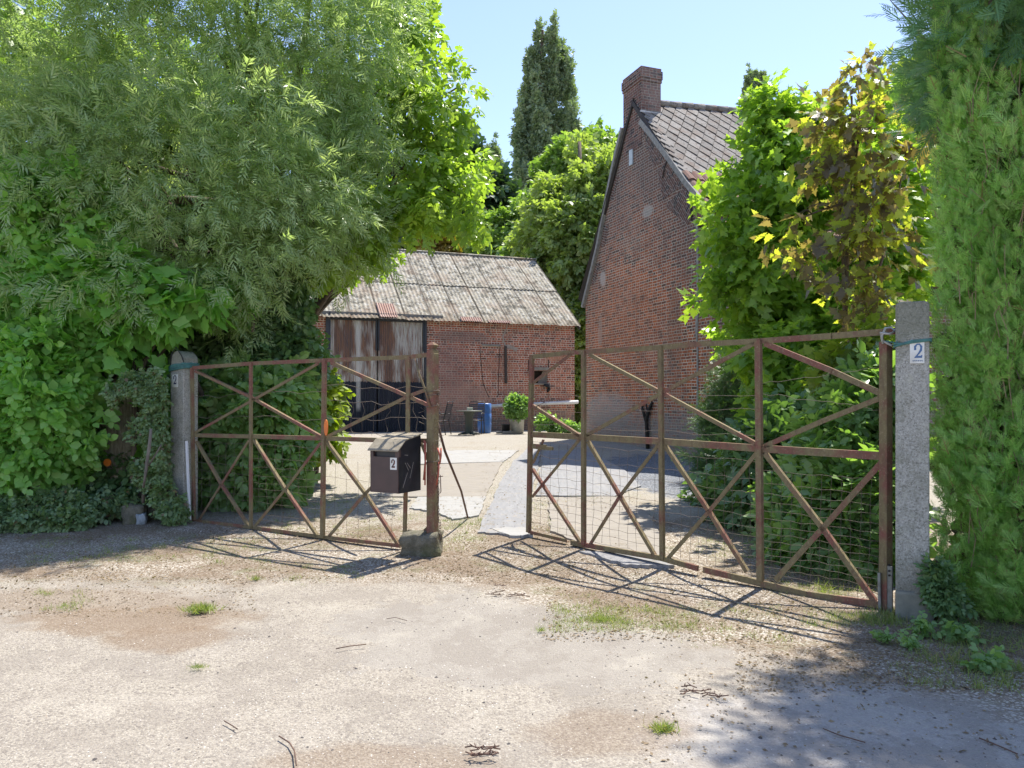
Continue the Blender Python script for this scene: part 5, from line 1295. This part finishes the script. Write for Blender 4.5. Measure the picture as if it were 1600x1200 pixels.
shrub('nettle_shrub', 'shaded large leaved shrub pressed against the wires beside the right post', 'shrub', [(1330, 800, 7.6, 60, 90, .45, None), (1280, 860, 7.8, 60, 50, .4, None), (1345, 880, 7.3, 40, 40, .35, None), (1330, 700, 8.0, 60, 60, .45, None), (1250, 800, 8.4, 40, 70, .4, None), (1370, 620, 8, 30, 80, .4, None)], M_SHR, NET, 4200, 420, .16, .21, 55, droop=.5)
shrub('vine_bush', 'dense dark bush behind the right gate under the maples', 'shrub', [(1210, 760, 9.6, 60, 80, .6, None), (1240, 700, 10, 60, 60, .6, None), (1150, 780, 11.2, 45, 50, .6, None), (1180, 840, 9.6, 40, 25, .4, None)], M_IVY, NET, 2600, 280, .22, .24, 56, droop=.3)
shrub('yellow_shrub', 'yellow leaved maple twig glowing behind the top rail of the right gate', 'shrub', [(1310, 590, 8.6, 28, 30, .25, None), (1340, 545, 8.6, 30, 18, .25, None), (1300, 625, 8.7, 16, 18, .2, None)], M_ELD, MAPS, 300, 60, .16, .19, 57, droop=.4)
shrub('potted_shrub', 'leafy shrub growing out of the white tub by the barn wall', 'plant', [(808, 640, 24.3, 13, 14, .3, None), (800, 630, 24.3, 9, 10, .25, None), (816, 634, 24.3, 9, 11, .25, None)], M_SHR, BROAD, 900, 110, .08, .15, 58, base=tuple(fl(808, 24.3)+Vector((0, 0, .35))))
shrub('weed_clump', 'straggly weeds growing along the foot of the barn plinth', 'plant', [(878, 668, 24.6, 26, 6, .2, None), (852, 660, 24.6, 12, 12, .2, None)], M_SHR, BROAD, 420, 60, .07, .15, 59, base=tuple(fl(865, 24.6)))
# wall creeper remnant on the house
m = MB(); m.tube([HP.p(1012, 703, .05), HP.p(1011, 680, .06), HP.p(1010, 655, .07), HP.p(1015, 637, .05), HP.p(1019, 628, .04)], [.05, .05, .045, .04, .03], 6)
m.tube([HP.p(1010, 660, .07), HP.p(1004, 640, .05), HP.p(1003, 630, .04)], [.04, .035, .02], 6); m.tube([HP.p(1011, 658, .07), HP.p(1011, 640, .05), HP.p(1009, 630, .04)], [.03, .025, .02], 6)
single(m, 'dead_vine_stem', simple('dark_stem', (.03, .025, .02)), 'dark forked dead stem standing against the house wall', 'stem')

# --- conifer hedge on the right
def hedge():
    global rng
    rng = np.random.default_rng(61)
    a = Vector((3.22, 5.78, 0)); d = Vector((.874, -.486, 0)); n = Vector((-.486, -.874, 0))
    root = empty('conifer_hedge', a+d*1.2, 'tall clipped hedge of bright green feathery conifers right of the gate post', 'hedge')
    import mathutils.noise as mn
    def surf(u, z): return .22*mn.noise(Vector((u*1.1, z*.7, 3)))+.12*mn.noise(Vector((u*3, z*2.2, 7)))
    N = 52000; P = []; O = []
    uu = rng.random(N)*3.9-.15; zz = (rng.random(N)**1.0)*5.1; dp = rng.random(N)**1.3*.42; side = rng.random(N)
    for i in range(N):
        u, z = uu[i], zz[i]
        s_ = surf(u, z)+.17*mn.noise(Vector((u*8, z*5, 1)))
        s_ -= max(0, z-3.6)*.18
        bulge = .30*math.exp(-((z-.9)/.7)**2)*min(1, max(0, u)/.8)
        taper = -.10 if z < .25 else 0
        if side[i] < .16:   # the left end of the hedge, facing the gate
            q = a+d*(.13*(1 if z < 2.3 else 1.6)+(.12 if z < 1 else 0)-surf(z, 5)*.5-.06*math.sin(z*2.1)+dp[i]*.5)-n*(rng.random()*1.0)+Vector((0, 0, z)); o = (-d+n*.4)
        else: q = a+d*(u+.12)+n*(.02+s_+bulge+taper-dp[i])+Vector((0, 0, z)); o = n+d*(-.3)
        P.append(q); O.append(o)
    P = np.array([tuple(p) for p in P]); O = np.array([tuple(o) for o in O])
    D = nrm(O*.7+np.array([0, 0, .8])+rng.normal(size=P.shape)*.42); Nn = nrm(O*.7+rng.normal(size=P.shape)*.5+np.array([0, 0, .7]))
    sz = .105*(.45+1.2*rng.random(N)); k = np.array_split(np.arange(N), 3)
    multi_scatter('foliage', M_THU, [(THUJA[i], P[ix], D[ix], Nn[ix], sz[ix]) for i, ix in enumerate(k)], root)
    m = MB()
    for i in range(9):
        u = .25+i*.42; q = a+d*u-n*.55; m.tube([q, q+Vector((.03, 0, 2)), q+Vector((0, .02, 5.0))], [.06, .045, .02], 7)
        for j in range(12):
            z = .3+j*.31; e = q+n*(.5+random.uniform(-.1, .1))+d*random.uniform(-.3, .3)+Vector((0, 0, z+.3)); m.tube([q+Vector((0, 0, z)), q.lerp(e-Vector((0, 0, .3)), .5)+Vector((0, 0, z*.5+.1)), e], [.012, .01, .004], 4)
    m.build('stem', BARK2, root)
    m = MB(); rr = random.Random(77)
    for i in range(420):
        u = rr.uniform(0, 3.2); z = rr.uniform(.3, 3.8); dp = rr.uniform(-.04, .16); q = a+d*(u+.12)+n*(.02+surf(u, z)-dp)+Vector((0, 0, z)); L_ = rr.uniform(.12, .45); t1 = q+Vector((rr.uniform(-.04, .04), 0, L_*.5)); t2 = q+n*.04+Vector((rr.uniform(-.09, .09), 0, L_))
        m.tube([q, t1, t2], [.0045, .004, .002], 4, cap=False)
    m.build('bare_twigs', simple('twig_tan', (.34, .25, .15), (.22, .16, .10), 20), root)['kind'] = 'stuff'
    # dense dark inside of dead twigs
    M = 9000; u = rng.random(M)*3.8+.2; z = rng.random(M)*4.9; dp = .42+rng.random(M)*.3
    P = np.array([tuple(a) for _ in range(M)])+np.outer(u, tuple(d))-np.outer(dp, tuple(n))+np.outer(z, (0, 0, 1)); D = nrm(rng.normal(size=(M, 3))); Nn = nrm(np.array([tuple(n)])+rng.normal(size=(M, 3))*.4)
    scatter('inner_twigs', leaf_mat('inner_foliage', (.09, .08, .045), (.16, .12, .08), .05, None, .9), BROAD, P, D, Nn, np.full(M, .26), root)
hedge()
rng = np.random.default_rng(62)
cy = [PB(1560, 40, 6.9, 95, 120, .9, None), PB(1520, 130, 6.7, 75, 70, .7, None), PB(1600, 160, 6.6, 90, 130, .8, None), PB(1590, -120, 7.1, 110, 150, 1.0, None), PB(1680, -100, 7.4, 160, 300, 1.2, None), PB(1450, 120, 6.7, 30, 14, .3, .5), PB(1600, -330, 7.3, 120, 170, 1.0, .6), PB(1640, 330, 7.2, 120, 180, .8, .5), PB(1450, -330, 6.6, 90, 110, .8, .7), PB(1500, -250, 6.8, 90, 120, .8, .6), PB(1500, 60, 6.0, 60, 70, .35, .9), PB(1560, 0, 5.7, 80, 70, .3, .8), PB(1480, 140, 6.1, 30, 30, .25, .6)]
tree('cypress_tree', 'dark blue green cypress rising above the hedge in the top right corner', 'tree', g0(4.9, 7.5), (4.9, 7.5, 8.2), .16, cy, M_CYP, THUJA, 17000, 900, .24, .20, droop=-.1, shell=.5, face=.2, ntarget=14)
shrub('ivy', 'dark ivy and weeds creeping round the foot of the right gate post', 'ivy', [(1462, 915, 5.62, 10, 20, .06, None), (1480, 935, 5.6, 16, 22, .08, None), (1458, 885, 5.65, 7, 14, .05, .6)], M_IVY, BROAD, 420, 60, .035, .08, 63, droop=.2, r0=.012)

# ------------------------------------------------------------------ loose cover on the ground
def gzv(x, y): return np.clip(y, 7, 22)*.043-.301
def gfine(P):
    import mathutils.noise as mn
    z = gzv(P[:, 0], P[:, 1]).copy()
    for i, (x, y) in enumerate(P[:, :2]):
        b = mn.noise(Vector((x*.9, y*.9, 0)))*.018+mn.noise(Vector((x*.3, y*.3, 4)))*.02
        if y > 9: b *= .35
        z[i] += b-.012
    return z
def zone(n, boxes):
    """points from photo-pixel rectangles (px0, py0, px1, py1, weight) dropped on the ground"""
    w_ = np.array([b[4] for b in boxes], float); ci = rng.choice(len(boxes), n, p=w_/w_.sum()); B = np.array([b[:4] for b in boxes], float)[ci]
    px = B[:, 0]+(B[:, 2]-B[:, 0])*rng.random(n); py = B[:, 1]+(B[:, 3]-B[:, 1])*rng.random(n)
    P = np.array([tuple(gnd(a, b)) for a, b in zip(px, py)]); return P
rng = np.random.default_rng(71)
PEB = ([(1, 0, 0), (.3, .8, 0), (-.8, .5, 0), (-.8, -.6, 0), (.3, -.8, 0), (.1, 0, .6)], [[0, 1, 5], [1, 2, 5], [2, 3, 5], [3, 4, 5], [4, 0, 5]])
def peb_mat():
    s = NT('loose_stone'); isl = s.island()
    col = s.colors(isl, [(0, (.07, .06, .055)), (.18, (.20, .17, .14)), (.4, (.34, .30, .25)), (.65, (.46, .42, .37)), (.85, (.60, .57, .52)), (1, (.24, .16, .11))])
    return s.done(s.pbr(col, .9, spec=.2))
N = 52000
P = np.concatenate([np.column_stack([rng.uniform(-6.5, 5, 30000), 3.0+7.5*rng.random(30000)**1.3, np.zeros(30000)]), zone(14000, [(0, 850, 1500, 1000, 1), (690, 810, 1400, 960, 1), (300, 980, 900, 1190, .8)]), np.column_stack([rng.uniform(-4, 4.5, 8000), rng.uniform(9, 17, 8000), np.zeros(8000)])])
P[:, 2] = gfine(P)-.001
D = rng.normal(size=(len(P), 3)); D[:, 2] *= .15; Nn = np.tile([0, 0, 1.0], (len(P), 1))+rng.normal(size=(len(P), 3))*.2
o = scatter('gravel', peb_mat(), PEB, P, D, Nn, .0028+.0045*rng.random(len(P))**3.5+(P[:, 1] > 9)*.004); o['kind'] = 'stuff'; o['label'] = 'loose grit and small stones on the lane'; o['category'] = 'gravel'
# leaf litter
LIT = ([(0, 0, 0), (.4, .28, .08), (1, 0, .02), (.45, -.25, .05)], [[0, 3, 2, 1]])
P = zone(24000, [(0, 835, 900, 910, 1.4), (300, 800, 640, 850, .6), (690, 815, 1000, 900, .6), (850, 880, 1250, 1000, 1), (1150, 930, 1600, 1080, .9), (0, 900, 400, 960, .3), (1000, 1020, 1600, 1190, .13), (840, 780, 1400, 930, .6)]); P[:, 2] = gfine(P)+.003
D = rng.normal(size=(len(P), 3)); D[:, 2] *= .25; Nn = np.tile([0, 0, 1.0], (len(P), 1))+rng.normal(size=(len(P), 3))*.45
o = scatter('leaf_litter', leaf_mat('dry_leaf', (.10, .065, .04), (.34, .25, .15), .15, None, .8), LIT, P, D, Nn, .010+.026*rng.random(len(P))**2); o['kind'] = 'stuff'; o['label'] = 'dry brown leaf litter scattered inside and before the gates'; o['category'] = 'leaf litter'
# grass
BLADE = ([(0, -.03, 0), (0, .03, 0), (.5, .024, .06), (.5, -.024, .06), (1, 0, -.08)], [[0, 1, 2, 3], [3, 2, 4]])
M_GRASS = leaf_mat('grass_blade', (.18, .25, .07), (.36, .42, .14), .4, (1.3, 1.4, .5), .5, (.15, (.42, .36, .18)))
def blades(name, P, h, mat=M_GRASS, lean=.5):
    n = len(P); D = rng.normal(size=(n, 3))*lean; D[:, 2] = 1; Nn = rng.normal(size=(n, 3)); Nn[:, 2] = .1
    return scatter(name, mat, BLADE, P, D, Nn, h*(.4+.9*rng.random(n)))
gp_ = zone(1500, [(40, 838, 420, 880, 3), (390, 800, 640, 850, 2), (690, 808, 775, 828, 2), (690, 830, 760, 860, .6), (860, 945, 1090, 985, 4.0), (1060, 940, 1230, 1010, 1), (1260, 955, 1420, 975, 2), (1400, 960, 1600, 1075, 3.2), (440, 770, 560, 800, 1.6), (840, 760, 900, 830, .5), (1090, 820, 1200, 870, 1.5), (1200, 880, 1370, 930, 2), (440, 880, 560, 915, .6), (60, 920, 130, 950, .4), (860, 925, 960, 950, .3)])
seeds = rng.choice(len(gp_), 42000); P = gp_[seeds]+rng.normal(size=(42000, 3))*np.array([.035, .035, 0])*(.5+rng.random((42000, 1))*1.2); P[:, 2] = gfine(P)-.003
hs = (.018+.03*rng.random(len(gp_))**2)[seeds]*(1+(P[:, 0] > 2.6)*.7)
o = blades('grass', P, hs); o['kind'] = 'stuff'; o['label'] = 'short sparse grass growing in the gravel before the gates'; o['category'] = 'grass'
for (px, py, w_, n, h, lab) in ((313, 953, .10, 420, .06, 'bright green grass tuft on bare asphalt left of centre'), (1036, 1141, .055, 130, .055, 'small green grass tuft near the bottom edge, right of centre'), (310, 1042, .05, 90, .03, 'tiny yellowish grass tuft below the brown soil patch'), (400, 905, .04, 60, .05, 'thin grass tuft at the edge of the sunlit asphalt'),
        (940, 968, .18, 420, .04, 'wide low grass tuft in front of the right gate shadow'), (845, 985, .03, 50, .04, 'very small grass tuft on the asphalt below the path')):
    g = gnd(px, py); rng = np.random.default_rng(int(px)); n = int(n*1.8); P = rng.normal(size=(n, 3))*np.array([w_*.55, w_*.4, 0])*(.4+rng.random((n, 1))); P[:, 2] = -.004
    o = blades('grass_tuft', P, h*1.1, lean=.9); o.location = g; tag(o, lab, 'grass tuft', 'grass tufts in the lane')
# broad weeds by the right post
rng = np.random.default_rng(72)
for (px, py, sz, lab) in ((1440, 990, .11, 'broad leaved weed in front of the right post footing'), (1500, 1000, .12, 'broad leaved weed under the edge of the conifer hedge'), (1545, 1050, .13, 'tall soft weed at the right edge under the hedge'), (1420, 1010, .08, 'small weed left of the others before the right post'), (1380, 1000, .07, 'little weed on the gravel below the gate hinge')):
    g = gnd(px, py); n = 26; D = rng.normal(size=(n, 3))*.9; D[:, 2] = .45; Nn = np.tile([0, 0, 1.0], (n, 1))+rng.normal(size=(n, 3))*.3
    P = np.zeros((n, 3)); P[:, 2] = rng.random(n)*sz*.7; P[:, :2] = rng.normal(size=(n, 2))*sz*.25
    o = scatter('weed', M_SHR, BROAD, P, D, Nn, sz*(.5+.5*rng.random(n))); o.location = g; tag(o, lab, 'weed', 'weeds by the right post')
# twigs and debris
M_TW = simple('twig_brown', (.16, .09, .06), (.10, .06, .045), 30)
def twig(pts, rad, label, name='twig'):
    m = MB(); q = [gnd(x, y, .006) for x, y in pts]; m.tube(q, rad*.6, 5); return single(m, name, M_TW, label, 'twig')
twig([(525, 1015), (545, 1011), (572, 1008)], .006, 'short straight twig on the asphalt left of centre')
twig([(350, 1128), (362, 1135), (371, 1141)], .005, 'small dark twig near the bottom left of centre')
twig([(436, 1152), (452, 1162), (460, 1175), (463, 1198)], .006, 'curved reddish twig at the bottom edge')
twig([(1286, 1140), (1310, 1150), (1352, 1162)], .005, 'thin twig lying in the shade near the bottom right')
twig([(604, 968), (618, 966), (636, 971)], .004, 'tiny pale twig on the grey asphalt patch')
twig([(1530, 1155), (1560, 1167), (1590, 1180)], .006, 'bent twig in the bottom right corner')
for (x, y, lab) in ((1085, 1085, 'dark brown dead vine twig lying on the lane right of centre'), (745, 1180, 'dark brown dead sprig at the bottom edge near centre'), (775, 925, 'small dark dead sprig below the path end')):
    m = MB(); rr = random.Random(x); p = Vector((x, y, 0)); 
    for k in range(5):
        q = [gnd(x+rr.uniform(-34, 34)*(.6 if x < 1000 else 1), y+rr.uniform(-9, 9), .015)]
        for j in range(5): q.append(q[-1]+Vector((rr.uniform(-.01, .05), rr.uniform(-.035, .02), rr.uniform(-.004, .006))))
        m.tube(q, .0035, 5)
        for j in range(1, 5): m.tube([q[j], q[j]+Vector((rr.uniform(-.02, .02), rr.uniform(-.02, .02), .012))], [.003, .002], 4)
    single(m, 'dead_sprig', M_TW, lab, 'dead sprig')

# scattered dark stones and crumbs on the lane
rng = np.random.default_rng(73)
n = 420; P = np.column_stack([rng.normal(.2, 1.6, n), rng.uniform(3.2, 6.6, n), np.zeros(n)]); P[:, 2] = gfine(P)-.001
D = rng.normal(size=(n, 3)); D[:, 2] *= .1; Nn = np.tile([0, 0, 1.0], (n, 1))
s_ = NT('dark_stone'); M_DS = s_.done(s_.pbr(s_.colors(s_.island(), [(0, (.03, .028, .03)), (.7, (.09, .075, .065)), (1, (.16, .13, .11))]), .8))
o = scatter('dark_grit', M_DS, PEB, P, D, Nn, .006+.009*rng.random(n)**2); o['kind'] = 'stuff'; o['label'] = 'scattered dark stones on the pale lane'; o['category'] = 'grit'
# dead grass and weeds along the edges of the boards
P = zone(5200, [(745, 700, 840, 832, 1.2), (600, 775, 770, 815, 1), (590, 700, 800, 730, .6), (835, 770, 1000, 800, .8), (835, 700, 860, 790, .8), (455, 690, 600, 800, 1.0)]); edge = P+rng.normal(size=P.shape)*np.array([.05, .05, 0]); edge[:, 2] = gfine(edge)
P2 = edge[rng.choice(len(edge), 9000)]+rng.normal(size=(9000, 3))*np.array([.04, .04, 0]); P2[:, 2] = gfine(P2)
msk = np.array([math.sin(p[0]*5.1+p[1]*1.3)+math.sin(p[1]*3.7-p[0]*2.2) for p in P2]) > .2
o = blades('grass', P2[msk], np.full(msk.sum(), .035)); o['kind'] = 'stuff'; o['label'] = 'thin grass creeping along the edges of the boards'; o['category'] = 'grass'
L2 = P[rng.choice(len(P), 2600)].copy(); L2[:, 2] = gzv(L2[:, 0], L2[:, 1])+.018; D = rng.normal(size=L2.shape); D[:, 2] *= .1; Nn = np.tile([0, 0, 1.0], (len(L2), 1))+rng.normal(size=L2.shape)*.2
o = scatter('leaf_litter', bpy.data.materials['dry_leaf'], LIT, L2, D, Nn, .012+.03*rng.random(len(L2))**2); o['kind'] = 'stuff'; o['label'] = 'dead leaves blown over the boards in the yard'; o['category'] = 'leaf litter'
